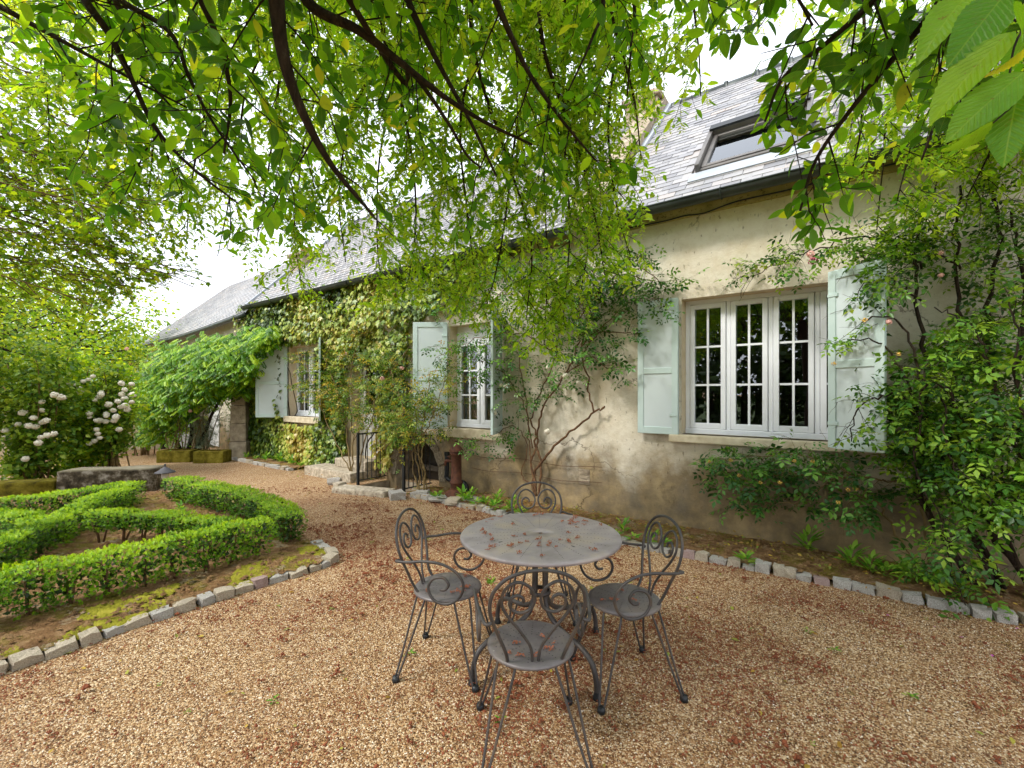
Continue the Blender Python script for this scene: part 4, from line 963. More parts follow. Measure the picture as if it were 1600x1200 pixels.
crumbs(LEFT_EDGE + [(-3.3, 5.75), (-4.9, 6.95), (-7.0, 6.9), (-7.5, 4.5), (-4.2, 1.9)], 9000, .011, .052, 'soil_crumbs', 'crumbly earth and chips in the hedge bed', 1)
crumbs(KERB + [(hw(-5.45, -.1).x, hw(-5.45, -.1).y), (hw(4, -.1).x, hw(4, -.1).y)], 4000, .010, .05, 'soil_crumbs', 'crumbly earth and chips along the house wall', 2)
def moss_cushions():
    r = np.random.default_rng(5); P = []
    strip = LEFT_EDGE + [(-2.2, 4.3), (-2.42, 3.95), (-2.8, 3.45), (-3.25, 2.95), (-3.7, 2.3), (-3.9, 1.9)]
    while len(P) < 5200:
        x, y = r.uniform(-3.9, -1.7), r.uniform(1.95, 4.5)
        if inside(x, y, strip) and mnoise.fractal(Vector((x * 2.2, y * 2.2, 2)), 1.0, 2.0, 3) > -.02: P.append((x, y, .048 + .012 * mnoise.noise(Vector((x * 4, y * 4, 0)))))
    P = np.array(P); n = len(P); k = 6; a = np.arange(k) * 2 * PI / k
    base = np.concatenate([np.stack([np.cos(a), np.sin(a), np.zeros(k) - .25], 1), [[0, 0, .55]]]); S = r.uniform(.010, .024, n)
    V = base[None] * S[:, None, None] * r.uniform(.7, 1.3, (n, k + 1, 1)) + P[:, None, :]
    Fq = np.array([(i, (i + 1) % k, k) for i in range(k)]); me = np_mesh('moss_cushions', V.reshape(-1, 3), [(Fq[None] + (np.arange(n) * (k + 1))[:, None, None]).reshape(-1, 3)])
    b = NB('moss_cushion'); v = b.obj(); col = b.ramp(b.noise(v, 9, 6, .7), [(.3, lin(84, 80, 24)), (.5, lin(128, 124, 38)), (.72, lin(166, 156, 64))])
    MT['moss_cushion'] = b.done(b.bsdf(col, .95, b.bump(b.noise(v, 160, 3), .5, .004), 0, .1))
    tag(link('moss_cushions', me, 'moss_cushion', None, True), 'yellow green moss between nearest hedge and sett edging', None, kind='stuff')
moss_cushions()
def litter_density(X, Y):
    return np.array([max(.14, min(1.0, .60 + 1.35 * mnoise.fractal(Vector((x * 1.3, y * 1.3, 7.7)), 1.0, 2.0, 4))) for x, y in zip(X, Y)])
bits('fine_litter', 190000, 1.6, 6.5, .0058, 'catkin', 3, 'fine reddish brown litter mixed into the gravel', dens=lambda X, Y: litter_density(X, Y) ** 1.6 * .95, flat=.6, lift=.9)
def make_litter():
    r = np.random.default_rng(11); X, Y = in_view_ground(12000, 1.6, 7.5, r); m = keep_gravel(X, Y); X, Y = X[m], Y[m]
    m = r.random(len(X)) < litter_density(X, Y) * .75; X, Y = X[m], Y[m]
    V, Fs, o = [], [], 0; bases = [(np.array([tuple(v.co) for v in me.vertices]), np.array([tuple(p.vertices) for p in me.polygons])) for me in CATK_SMALL]
    for x, y in zip(X, Y):
        for _ in range(1 if r.random() < .85 else 3):
            bv, bf = bases[r.integers(len(bases))]; a = r.random() * 6.28; s = r.uniform(.5, 1.2) * (1.7 if r.random() < .06 else 1); c, sn = math.cos(a) * s, math.sin(a) * s
            v = bv @ np.array([[c, sn, 0], [-sn, c, 0], [0, 0, s * 1.2]]) + np.array([x + r.normal(0, .02), y + r.normal(0, .02), .0085]); V.append(v); Fs.append(bf + o); o += len(v)
    me = np_mesh('fallen_catkins', np.concatenate(V), [np.concatenate(Fs)]); tag(link('fallen_catkins', me, 'catkin'), 'reddish brown catkin litter scattered over the gravel', None, kind='stuff')
    L = Leaves()
    X, Y = in_view_ground(900, 1.8, 9, r); m = keep_gravel(X, Y)
    for x, y in zip(X[m], Y[m]): a = r.random() * 6.28; L.add((x, y, .012), (math.cos(a), math.sin(a), r.normal(0, .15)), (r.normal(0, .4), r.normal(0, .4), 1), r.uniform(.018, .05))
    for k in range(1500):                                             # litter gathers in the wall border and by the door
        lx = r.uniform(-8.9, 3.6); ly = -abs(r.normal(.35, .25)); q = hw(lx, ly)
        if -6.6 < lx < -5.5: continue
        a = r.random() * 6.28; L.add((q.x, q.y, .065 + r.uniform(0, .02)), (math.cos(a), math.sin(a), r.normal(0, .2)), (r.normal(0, .4), r.normal(0, .4), 1), r.uniform(.02, .05))
    join_leaves('fallen_leaves', 'horn_lo', *L.arrays(), 'leaf_fallen'); tag(bpy.context.scene.objects['fallen_leaves'], 'dry yellow and brown leaves lying about the yard', None, kind='stuff')
make_litter()

# ================================================================== BOX HEDGES
def hedge(path, w, h, label, seed, stems=False, z0=.04, foot=.02):
    r = np.random.default_rng(seed); root = empty('box_hedge', (path[0][0], path[0][1], 0), 0, label, 'hedge', 'clipped box hedges of the garden bed')
    org = np.array([path[0][0], path[0][1], 0.0]); L = Leaves(); D = Leaves(); tubes = []; PX = []
    for p, d, t in path_pts([(x, y, 0) for x, y in path], .21):
        c = p - org; bh = h * r.uniform(.93, 1.06); bw = w * r.uniform(.86, 1.1); tone = r.normal(0, .09); thin = r.uniform(.55, 1.0); s = np.array([-d[1], d[0], 0])
        base = .13 if stems else foot
        for k in range(430):
            q = r.uniform(-1, 1, 3); f = r.integers(0, 5)                       # a point on a clipped block: top, sides, ends
            if f < 2: q[2] = 1
            elif f < 4: q[1] = 1 if r.random() < .5 else -1
            else: q[0] = 1 if r.random() < .5 else -1
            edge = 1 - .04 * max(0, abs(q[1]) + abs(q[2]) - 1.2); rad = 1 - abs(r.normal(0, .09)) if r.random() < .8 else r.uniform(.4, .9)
            q = q * rad * edge; zz = (q[2] + 1) / 2; nar = (.5 + .5 * min(1, zz * 1.6)) if stems else (.80 + .20 * min(1, zz * 2)) * (thin + (1 - thin) * min(1, zz * 2.2))
            bump_ = 1 + .10 * mnoise.noise(Vector((c[0] * 5 + q[0] * 2, c[1] * 5 + q[1] * 2, q[2] * 2)))
            pos = c + d * q[0] * .125 * nar + s * q[1] * bw / 2 * nar * bump_ + np.array([0, 0, z0 + base + (bh - base) * zz * (bump_ * .4 + .6)])
            out = unit(d * q[0] * .4 + s * q[1] * 1.1 + np.array([0, 0, q[2] * .9 + .35]) + r.normal(0, .45, 3))
            L.add(pos, out, r.normal(0, 1, 3), r.uniform(.020, .036)); PX.append(min(1, max(0, .22 + .62 * (zz > .8) * r.random() + .2 * zz + tone + r.normal(0, .14) - (.25 if rad < .85 else 0))))  # light on top and shade inside put into leaf tone, plus random variation
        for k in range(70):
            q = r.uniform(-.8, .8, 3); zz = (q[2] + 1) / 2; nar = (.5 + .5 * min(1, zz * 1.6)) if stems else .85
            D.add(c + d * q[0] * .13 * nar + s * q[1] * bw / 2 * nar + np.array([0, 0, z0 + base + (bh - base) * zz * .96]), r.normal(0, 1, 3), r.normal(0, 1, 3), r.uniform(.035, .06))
        for k in range(3 if stems else 2):
            e = c + d * r.normal(0, .05) + s * r.normal(0, .05); tubes.append(([c + d * r.normal(0, .015) + np.array([0, 0, -.01]), c * .6 + e * .4 + np.array([0, 0, z0 + .08]), e + np.array([0, 0, z0 + bh * .7])], [.012, .009, .004], 5))
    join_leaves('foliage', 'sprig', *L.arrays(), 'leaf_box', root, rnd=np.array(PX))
    join_leaves('inner_shade_leaves', 'box', *D.arrays(), 'leaf_dark', root)  # dark filler added to stop light; the hedge's inner shade is in its colour
    for tb in tubes[::1]: join_tubes('stem', [tb], 'twig', root)
hedge([(-3.95, 2.35), (-3.45, 2.98), (-3.0, 3.5), (-2.62, 3.98), (-2.36, 4.34)], .23, .34, 'nearest long box hedge running towards the curved sett edging', 1)
hedge([(-2.2, 4.52), (-2.75, 5.1), (-3.4, 5.6), (-4.15, 6.08), (-4.9, 6.48)], .29, .33, 'box hedge bordering the gravel path up to the garden lamp', 2)
hedge([(-4.0, 3.0), (-4.25, 3.55), (-4.55, 4.4), (-4.9, 5.2), (-5.2, 6.2)], .25, .31, 'box hedge crossing the bed diagonally towards the garden lamp', 3)
hedge([(-4.35, 4.62), (-3.9, 4.62), (-3.5, 4.56), (-3.1, 4.45), (-2.72, 4.3)], .20, .31, 'thin box hedge with bare stems in the middle of the bed', 4, True)
hedge([(-7.2, 4.6), (-6.3, 5.2), (-5.75, 5.8), (-5.45, 6.3)], .27, .27, 'low box hedge in front of the old garden walls', 5)
hedge([(-6.6, 5.0), (-5.9, 4.85), (-5.2, 4.7), (-4.8, 4.5)], .27, .29, 'short box hedge joining the diagonal one from the outer side', 6)

# ================================================================== TREES
def interp(tab, x):
    xs = [t[0] for t in tab]; ys = [t[1] for t in tab]; return float(np.interp(x, xs, ys))
# how low the twigs hang, as one sees it from the table (the lower edge of the crown)
NEAR_LOW = [(-400, 330), (0, 330), (200, 350), (330, 390), (470, 420), (560, 400), (700, 370), (850, 360), (940, 320), (1000, 250), (1040, 160), (1090, 130), (1130, 70), (1165, 60), (1185, 190), (1215, 330), (1260, 395), (1300, 400), (1340, 330), (1420, 300), (1500, 250), (1700, 250)]
FAR_LOW = [(-400, 400), (200, 420), (270, 470), (400, 460), (470, 480), (560, 500), (640, 480), (700, 500), (790, 560), (860, 590), (900, 540), (950, 480), (1010, 430), (1040, 330), (1055, 320), (1068, 210), (1120, 180), (1140, 40), (1260, 60), (1290, 330), (1350, 390), (1420, 405), (1500, 370), (1560, 330), (1700, 330)]
NEAR_TOP = [(-400, -900), (1040, -900), (1060, -900), (1080, -900), (1700, -900)]

def ramify(path, r0, L, tubes, R, spec, low, level=0):
    """side shoots along a path; spec: list of dicts per level"""
    sp = spec[level]
    for p, d, t in path_pts(path, sp['step']):
        if t < sp.get('from', 0): continue
        if level == 0 and sp.get('gap_noise') is not None and mnoise.noise(Vector(p) * 2.1) > sp['gap_noise']: continue
        lat = R.normal(0, 1, 3); lat -= d * lat.dot(d); lat = unit(lat); lat[2] *= sp.get('flat', .5)
        dd = unit(d * sp['fwd'] + lat + np.array([0, 0, -sp['down']])); ln = sp['len'] * R.uniform(.5, 1.2) * (1 - .35 * t)
        q = grow(p, dd, ln, max(3, int(ln / .10)), sp['droop'], sp['wander'], R)
        if low is not None:
            cut = len(q)
            for i, pp in enumerate(q):
                if pp[1] > .3:
                    x, y = to_px(pp)
                    if y > interp(low, x) + R.normal(0, 14): cut = i; break
            q = q[:cut]
        if len(q) < 3: continue
        rr = sp['r']; tubes.append((q, np.linspace(rr, rr * .35, len(q)), 3 if rr < .0045 else 4))
        if sp.get('leaf'): leaf_twig(L[0], q, sp['gap'], sp['leaf'], sp.get('ldroop', .35), R, sp.get('jit', .3))
        if sp.get('bract') and len(L) > 1:
            for pp, d2, t2 in path_pts(q, sp['bract']):
                if R.random() < .6: L[1].add(pp, (R.normal(0, .15), R.normal(0, .15), -1), R.normal(0, 1, 3), R.uniform(.05, .095))
        if level + 1 < len(spec): ramify(q, rr, L, tubes, R, spec, low, level + 1)

def prune(P, low, R, margin=10):
    x = 800 + F * P[:, 0] / np.maximum(P[:, 1], .05); y = HZ - F * (P[:, 2] - H) / np.maximum(P[:, 1], .05)
    lowy = np.interp(x, [t[0] for t in low], [t[1] for t in low])
    return (P[:, 1] < .3) | (y < lowy + R.normal(0, margin, len(P)))

def make_hornbeam():
    R = np.random.default_rng(21)
    T0 = Vector((-1.5, -1.3, 0))
    root = empty('hornbeam_tree', T0, 0, 'hornbeam whose leafy branches hang across the top of the view', 'tree')
    off = np.array(T0)
    b = MB(); tp = smooth_path([(0, 0, -.05), (.02, .03, .8), (.1, .1, 1.8), (.2, .25, 2.7), (.3, .35, 3.3)], 5); b.tube(tp, np.linspace(.19, .12, len(tp)), 12); b.build('trunk', 'bark', root, True)
    crown = Vector(T0) + Vector((.3, .35, 3.3))
    def limb(px, r0, r1, via=None):
        P = [crown] + ([Vector(via)] if via else []) + [at(*q) for q in px]; P = smooth_path(P, 7); loc = [p - T0 for p in P]
        k = np.linspace(r0, r1, len(P)); b = MB(); b.tube(loc, k, 9); b.build('limb', 'bark', root, True); return [np.array(p) for p in P]
    near = [
        limb([(415, -160, 1.45), (430, -20, 1.5), (438, 60, 1.54), (453, 125, 1.58), (482, 195, 1.65), (518, 258, 1.74), (562, 312, 1.82), (585, 338, 1.87)], .034, .004),
        limb([(420, -120, 1.75), (480, 2, 1.8), (560, 47, 1.86), (625, 97, 1.92), (690, 148, 1.98), (760, 192, 2.04), (832, 226, 2.1)], .028, .005),
        limb([(600, -130, 1.9), (634, -10, 1.95), (656, 42, 1.98), (692, 112, 2.02), (736, 192, 2.08), (776, 276, 2.14)], .022, .005),
        limb([(640, 110, 1.95), (672, 150, 1.98), (705, 200, 2.03), (730, 243, 2.06), (752, 262, 2.08)], .014, .004, at(580, 55, 1.87)),
        limb([(60, -120, 1.7), (133, 0, 1.75), (172, 55, 1.8), (205, 122, 1.86), (243, 200, 1.93), (300, 262, 2.0), (372, 318, 2.08)], .020, .004),
        limb([(-120, -60, 1.9), (0, 10, 1.95), (90, 60, 2.0), (190, 115, 2.06), (292, 168, 2.12)], .018, .004),
        limb([(120, -60, 2.0), (185, -2, 2.05), (265, 50, 2.1), (296, 122, 2.16), (335, 195, 2.22), (400, 285, 2.3)], .018, .004),
        limb([(700, -160, 1.7), (770, -10, 1.75), (800, 60, 1.8), (830, 120, 1.86), (880, 190, 1.92), (930, 250, 1.98)], .018, .004),
        limb([(890, -160, 2.0), (942, -10, 2.05), (925, 60, 2.1), (888, 142, 2.16)], .014, .004),
        limb([(930, -160, 2.1), (988, -10, 2.15), (986, 70, 2.2), (980, 150, 2.25)], .014, .004),
        limb([(250, -160, 1.5), (300, -30, 1.55), (340, 60, 1.62), (360, 150, 1.7), (350, 240, 1.78)], .018, .004),
        limb([(1540, -140, 1.25), (1470, 0, 1.35), (1428, 54, 1.42), (1340, 158, 1.52), (1275, 250, 1.6), (1250, 330, 1.66)], .018, .004, (.9, .1, 3.25)),
        limb([(1440, -160, 1.3), (1380, -20, 1.38), (1300, 60, 1.46), (1225, 120, 1.55), (1195, 190, 1.6)], .016, .004, (.8, .1, 3.2)),
        limb([(1640, -100, 1.5), (1560, 30, 1.6), (1500, 110, 1.68), (1470, 170, 1.74), (1440, 250, 1.8)], .014, .004, (1.2, .1, 3.2)),
        limb([(1080, -250, 1.5), (1160, -120, 1.55), (1230, -30, 1.6), (1270, 40, 1.65)], .014, .004, (.4, .1, 3.2)),
    ]
    far = [
        limb([(560, -150, 2.4), (600, 60, 3.0), (640, 220, 3.5), (650, 340, 3.9), (640, 430, 4.1)], .02, .004),
        limb([(700, -200, 2.4), (740, 80, 3.0), (790, 240, 3.5), (830, 380, 3.8), (822, 500, 4.0)], .02, .004),
        limb([(800, -200, 2.4), (850, 80, 3.0), (900, 220, 3.4), (930, 340, 3.6), (945, 430, 3.7)], .02, .004),
        limb([(900, -200, 2.5), (960, 40, 3.0), (990, 150, 3.2), (1002, 250, 3.4)], .016, .004),
        limb([(480, -150, 2.6), (440, 100, 3.3), (420, 260, 3.8), (400, 380, 4.2)], .018, .004),
        limb([(350, -100, 2.8), (330, 120, 3.5), (300, 280, 4.0), (290, 390, 4.4)], .018, .004),
        limb([(1000, -150, 2.3), (1070, -40, 2.5), (1090, 60, 2.6), (1095, 150, 2.7)], .012, .003),
        limb([(1520, -200, 2.6), (1460, 60, 3.0), (1430, 200, 3.3), (1400, 320, 3.5)], .018, .004, (1.2, .2, 3.3)),
        limb([(1640, -100, 2.6), (1590, 120, 3.0), (1550, 230, 3.3), (1510, 310, 3.5)], .018, .004, (1.3, .2, 3.2)),
        limb([(1370, -150, 2.4), (1350, 60, 2.8), (1345, 200, 3.1), (1325, 290, 3.3)], .016, .004, (1.0, .2, 3.3)),
        limb([(1700, 0, 2.8), (1670, 130, 3.0), (1610, 240, 3.2)], .014, .004, (1.4, .2, 3.1)),
        limb([(700, -100, 2.8), (560, 150, 3.4), (530, 300, 3.9), (540, 410, 4.2)], .016, .004),
        limb([(760, -150, 2.8), (720, 180, 3.4), (730, 330, 3.8), (745, 450, 4.1)], .016, .004),
        limb([(860, -150, 2.8), (880, 200, 3.5), (890, 360, 3.8), (880, 500, 4.0)], .016, .004),
        limb([(640, -150, 2.6), (660, 0, 3.2), (680, 120, 3.8), (700, 230, 4.3)], .016, .004),
        limb([(780, -150, 2.6), (790, 0, 3.2), (820, 110, 3.7), (850, 200, 4.2)], .016, .004),
        limb([(540, -150, 2.8), (520, 20, 3.4), (500, 150, 4.0), (480, 260, 4.5)], .016, .004),
        limb([(820, -100, 2.9), (800, 250, 3.7), (780, 400, 4.0), (760, 480, 4.2)], .014, .004),
        limb([(950, -100, 2.8), (950, 200, 3.4), (965, 330, 3.7), (985, 400, 3.8)], .014, .004),
        limb([(150, -100, 2.8), (170, 80, 3.4), (180, 200, 3.9), (170, 300, 4.3)], .012, .004),
        limb([(260, -100, 2.8), (250, 90, 3.4), (240, 220, 3.9), (230, 330, 4.3)], .012, .004),
        limb([(60, -80, 2.8), (70, 100, 3.4), (80, 230, 3.9)], .012, .004),
        limb([(400, -80, 2.8), (380, 160, 3.6), (360, 300, 4.1), (340, 400, 4.5)], .012, .004),
        limb([(900, -100, 2.9), (915, 240, 3.7), (920, 370, 3.9), (905, 470, 4.0)], .012, .004),
        limb([(840, -100, 2.9), (850, 280, 3.8), (855, 420, 4.1), (850, 540, 4.25)], .012, .004),
        limb([(690, -100, 2.9), (690, 280, 3.9), (680, 390, 4.2), (690, 460, 4.4)], .012, .004),
        limb([(600, -100, 3.0), (590, 280, 4.0), (590, 390, 4.3), (600, 460, 4.5)], .012, .004),
        limb([(500, -100, 3.0), (470, 250, 4.0), (460, 360, 4.3), (470, 440, 4.5)], .012, .004),
        limb([(1560, -150, 2.9), (1400, 140, 3.3), (1380, 260, 3.6), (1370, 360, 3.8)], .012, .004, (1.2, .2, 3.3)),
        limb([(1480, -150, 2.9), (1500, 120, 3.3), (1470, 260, 3.6), (1440, 370, 3.8)], .014, .004, (1.2, .2, 3.3)),
    ]
    tubes = []; LN = Leaves(); LF = Leaves(); LB = Leaves()
    near_spec = [dict(gap_noise=.24, step=.125, len=.62, fwd=.6, down=.12, droop=.05, wander=.16, r=.0042, flat=.6, jit=.38, leaf=.070, gap=.042, ldroop=.3, **{'from': .35}),
                 dict(step=.11, len=.26, fwd=.7, down=.15, droop=.07, wander=.15, r=.0022, flat=.6, jit=.38, leaf=.072, gap=.036, ldroop=.32)]
    far_spec = [dict(gap_noise=.30, step=.075, len=.85, fwd=.5, down=.15, droop=.07, wander=.15, r=.0042, jit=.5, leaf=.068, gap=.045, ldroop=.25, bract=.10, **{'from': .3}),
                dict(step=.12, len=.34, fwd=.6, down=.35, droop=.12, wander=.12, r=.0022, jit=.5, leaf=.068, gap=.038, ldroop=.3, bract=.08)]
    dense = [dict(near_spec[0], step=.055, gap_noise=.8), near_spec[1]]
    left = [dict(near_spec[0], step=.085, gap_noise=.34), near_spec[1]]
    for i, l in enumerate(near): ramify(l, .01, [LN, LB], tubes, R, dense if i in (11, 12, 14) else left if i in (4, 5, 6, 10) else near_spec, NEAR_LOW)
    for l in far: ramify(l, .01, [LF, LB], tubes, R, far_spec, FAR_LOW)
    # the rest of the crown above and behind the eye, which shades the yard
    for k in range(14):
        a = R.uniform(0, 6.28); p0 = np.array(crown) + np.array([0, 0, R.uniform(-.2, .6)])
        q = grow(p0, (math.cos(a), math.sin(a) - .15, R.uniform(.25, 1.1)), R.uniform(1.6, 3.4), 14, .02, .09, R)
        if any(pp[1] > .35 and -100 < to_px(pp)[1] < 1200 and -200 < to_px(pp)[0] < 1800 for pp in q): continue
        tubes.append((q, np.linspace(.03, .006, len(q)), 6))
        ramify(q, .01, [LN], tubes, R, [dict(step=.2, len=.8, fwd=.6, down=.1, droop=.05, wander=.16, r=.005, leaf=.07, gap=.06, **{'from': .2}), dict(step=.2, len=.3, fwd=.7, down=.1, droop=.06, wander=.15, r=.0025, leaf=.075, gap=.05)], [(-900, -60), (2500, -60)])
    P, X, N, S = LN.arrays(); m = prune(P, NEAR_LOW, R)
    # leave the lens free: nothing hangs closer than an arm's length in front of the eye except the spray on the right
    dist = np.linalg.norm(P - np.array([0, 0, H]), axis=1); m &= ~((P[:, 1] > .1) & (dist < .95)); P, X, N, S = P[m], X[m], N[m], S[m]
    px = 800 + F * P[:, 0] / np.maximum(P[:, 1], .05); py = HZ - F * (P[:, 2] - H) / np.maximum(P[:, 1], .05)
    free = np.ones(len(P), bool)
    for l, wd in zip(near[:7], (24, 17, 13, 9, 9, 8, 8)):
        for q in l[::2]:
            if q[1] > .5: lx, ly = to_px(q); free &= ~((np.hypot(px - lx, py - ly) < wd + 8) & (P[:, 1] < q[1] + .02))
    P, X, N, S, px, py = P[free], X[free], N[free], S[free], px[free], py[free]
    vis = (P[:, 1] > .3) & (px > -20) & (px < 1620) & (py > -20)
    score = np.where(vis, S / np.maximum(P[:, 1], .3), 0); order = np.argsort(-score); big = order[:280]; rest = order[280:]
    print('near leaves', len(P), 'visible', vis.sum(), 'far', len(LF.p), 'bracts', len(LB.p), 'twigs', len(tubes))
    V, Fq = SH['horn_big']; lm = [np_mesh('leaf', V * np.array([1, s, c]), [Fq]) for s, c in ((1, 1), (.9, 1.5), (1.1, .6))]
    for q in lm: q.materials.append(MT['leaf_big']); q.shade_smooth()
    def big_leaf(p, x, n, s, k):
        X_, Y_, N_ = frames(np.array([x]), np.array([n])); o = bpy.data.objects.new('leaf', lm[k % 3]); C.objects.link(o); o.parent = root
        o.matrix_local = Matrix([[X_[0][i] * s, Y_[0][i] * s, N_[0][i] * s, p[i] - off[i]] for i in range(3)] + [[0, 0, 0, 1]])
    for k, i in enumerate(big): big_leaf(P[i], X[i], N[i], S[i], k)
    for nm, sel in (('horn', rest[vis[rest]]), ('horn_lo', rest[~vis[rest]])):
        join_leaves('foliage', nm, P[sel] - off, X[sel], N[sel], S[sel], 'leaf_near', root, 'stuff', 5)
    # the spray of large leaves hanging close on the right
    tw = [at(1680, -60, .62), at(1640, 0, .6), at(1590, 60, .58), at(1575, 130, .57), at(1560, 185, .56)]; tw2 = [at(1680, -60, .62), at(1640, 60, .58), at(1600, 118, .55), at(1585, 160, .54), at(1552, 192, .53)]
    for q in (tw, tw2): tubes.append(([np.array(p) for p in smooth_path(q, 5)], np.linspace(.002, .0008, 21), 6))
    tubes.append(([np.array(p) for p in smooth_path([at(1680, -60, .62), at(1750, -250, .8), Vector((1.0, .5, 2.6)), Vector((.9, .1, 3.25))], 5)], np.linspace(.002, .006, 16), 6))
    for k, (x0, y0, x1, y1, z0, z1, tilt) in enumerate(((1568, -6, 1502, 72, .58, .56, .2), (1514, -10, 1447, 54, .62, .6, .9), (1578, 40, 1484, 96, .57, .6, -1.3), (1579, 50, 1450, 166, .55, .57, 1.2), (1602, 74, 1526, 144, .54, .6, -1.5), (1600, 112, 1484, 208, .53, .55, .7), (1590, 146, 1570, 238, .54, .52, .1), (1552, 190, 1489, 242, .53, .55, -1.2), (1602, 12, 1580, 62, .5, .56, 1.4), (1620, 40, 1560, 120, .6, .64, .4), (1625, 130, 1600, 220, .6, .58, .5))):
        a, c = at(x0, y0, z0), at(x1, y1, z1); d = c - a; view = (Vector((0, 0, H)) - a).normalized()
        n = Matrix.Rotation(tilt * .75, 3, d.normalized()) @ view; big_leaf(np.array(a), np.array(d), np.array(n), d.length * 1.03, k)
    P, X, N, S = LF.arrays(); m = prune(P, FAR_LOW, R, 14); fy = HZ - F * (P[:, 2] - H) / np.maximum(P[:, 1], .05); m &= (fy > -60) | (R.random(len(P)) < .35); join_leaves('foliage', 'horn_tiny', P[m] - off, X[m], N[m], S[m], 'leaf_far', root, 'stuff', 6)
    P, X, N, S = LB.arrays(); m = prune(P, FAR_LOW, R, 10); fy = HZ - F * (P[:, 2] - H) / np.maximum(P[:, 1], .05); m &= fy > -40; join_leaves('fruit_clusters', 'bract', P[m] - off, X[m], N[m], S[m], 'bract', root, 'stuff', 7)
    join_tubes('twigs', [([p - off for p in q], r, k) for q, r, k in tubes], 'bark', root, 'stuff')
make_hornbeam()

def make_left_tree():
    R = np.random.default_rng(31); T0 = np.array([-5.4, 3.5, 0]); root = empty('twiggy_tree', T0, 0, 'twiggy yellow green tree reaching in beyond the hedge bed', 'tree')
    b = MB(); b.tube(smooth_path([(0, 0, -.05), (-.1, .1, 1.2), (-.05, .2, 2.6), (.05, .3, 4.0)], 5), np.linspace(.16, .08, 16), 10); b.build('trunk', 'bark', root, True)
    L = Leaves(); tubes = []
    for k in range(26):
        y0 = R.uniform(-60, 430); x1 = R.uniform(120, 330); slope = R.uniform(.15, .45); Z = R.uniform(3.4, 5.0)
        y1 = y0 + (x1 + 150) * slope
        if y1 > 470: y1 = 470 - R.uniform(0, 40)
        p = smooth_path([Vector(T0) + Vector((-.05, .2, R.uniform(1.6, 3.8))), at(-150, y0 - 10, Z), at((x1 - 150) / 2, (y0 + y1) / 2 - 18, Z + .1), at(x1, y1, Z + .2)], 8); p = [np.array(q) for q in p]
        if k < 9: bb = MB(); bb.tube([q - T0 for q in p], np.linspace(.014, .004, len(p)), 6); bb.build('limb', 'twig', root, True)
        else: tubes.append((p, np.linspace(.010, .003, len(p)), 5))
        ramify(p, .01, [L], tubes, R, [dict(step=.12, len=.95, fwd=1.1, down=.1, droop=.02, wander=.10, r=.0045, flat=.6, leaf=.05, gap=.075, **{'from': .25}), dict(step=.16, len=.4, fwd=.9, down=.1, droop=.02, wander=.14, r=.002, flat=.6, leaf=.052, gap=.05)], [(-500, 560), (150, 520), (230, 450), (300, 440), (1700, 400)])
    P, X, N, S = L.arrays(); x = 800 + F * P[:, 0] / np.maximum(P[:, 1], .05); m = (x < 330 + R.normal(0, 30, len(P))) & (P[:, 1] > 2.0); print('left leaves', m.sum())
    join_leaves('foliage', 'maple', P[m] - T0, X[m], N[m], S[m], 'leaf_left', root, 'stuff', 8)
    join_tubes('twigs', [([p - T0 for p in q], r, k) for q, r, k in tubes], 'twig', root, 'stuff')
make_left_tree()

def crown_tree(name, base, h, rx, rz, zc, n, size, mat, label, cat, seed, group=None, shape='horn_wide', trunk_r=.14, thin=.0, clumps=26):
    """a tree or shrub: tapering trunk, limbs reaching into clumps of leaves spread through the crown"""
    R = np.random.default_rng(seed); root = empty(name, base, 0, label, cat, group); L = Leaves()
    cs = []
    for k in range(clumps):
        d = R.normal(0, 1, 3); d = unit(d) * R.uniform(.35, 1.0) ** .6; cs.append(np.array([d[0] * rx, d[1] * rx, zc + d[2] * rz]))
    b = MB(); tp = [(0, 0, -.05), (R.normal(0, .05), R.normal(0, .05), zc * .4), (R.normal(0, .1), R.normal(0, .1), zc), (0, 0, zc + rz * .5)]
    sp = smooth_path(tp, 5); b.tube(sp, np.linspace(trunk_r, trunk_r * .3, len(sp)), 9); b.build('trunk', 'bark', root, True)
    tubes = []
    for c in cs:
        s = np.array([0, 0, max(.05, zc - rz * .6 + R.uniform(0, rz * .6))]); mid = (s + c) / 2 + R.normal(0, .1, 3) * rx * .3
        tubes.append((smooth_path([Vector(s), Vector(mid), Vector(c)], 4), np.linspace(trunk_r * .35, trunk_r * .06, 9), 5))
    join_tubes('limbs', tubes, 'bark', root)
    per = n // clumps
    for c in cs:
        cr = R.uniform(.28, .5) * min(rx, rz * 1.2)
        P = R.normal(0, .55, (per, 3)) * cr * np.array([1, 1, .75]) + c
        for p in P:
            out = unit(p - c + R.normal(0, .3, 3) * cr); L.add(p, unit(out + np.array([0, 0, -.4]) + R.normal(0, .4, 3)), out * .5 + np.array([0, 0, .8]) + R.normal(0, .4, 3), size * R.uniform(.6, 1.25))
    P, X, N, S = L.arrays(); m = P[:, 2] + base[2] > .05
    join_leaves('crown', shape, P[m], X[m], N[m], S[m], mat, root, None, seed); return root
def g3(x, Z): return Vector(((x - 800) / F * Z, Z, 0))
G1 = 'trees beyond the garden'
crown_tree('garden_tree', g3(-60, 13), 0, 3.2, 2.6, 4.2, 7000, .12, 'leaf_back', 'broad yellow green tree at the edge behind the white blossoms', 'tree', 1, G1, clumps=40)
crown_tree('garden_tree', g3(105, 15), 0, 2.6, 2.3, 3.9, 6000, .12, 'leaf_left', 'bright spring green tree behind the white flowering shrubs', 'tree', 2, G1, clumps=34)
crown_tree('garden_tree', g3(190, 22), 0, 2.2, 1.7, 3.3, 3600, .13, 'leaf_back', 'small round tree beyond the end of the yard', 'tree', 3, G1, clumps=24)
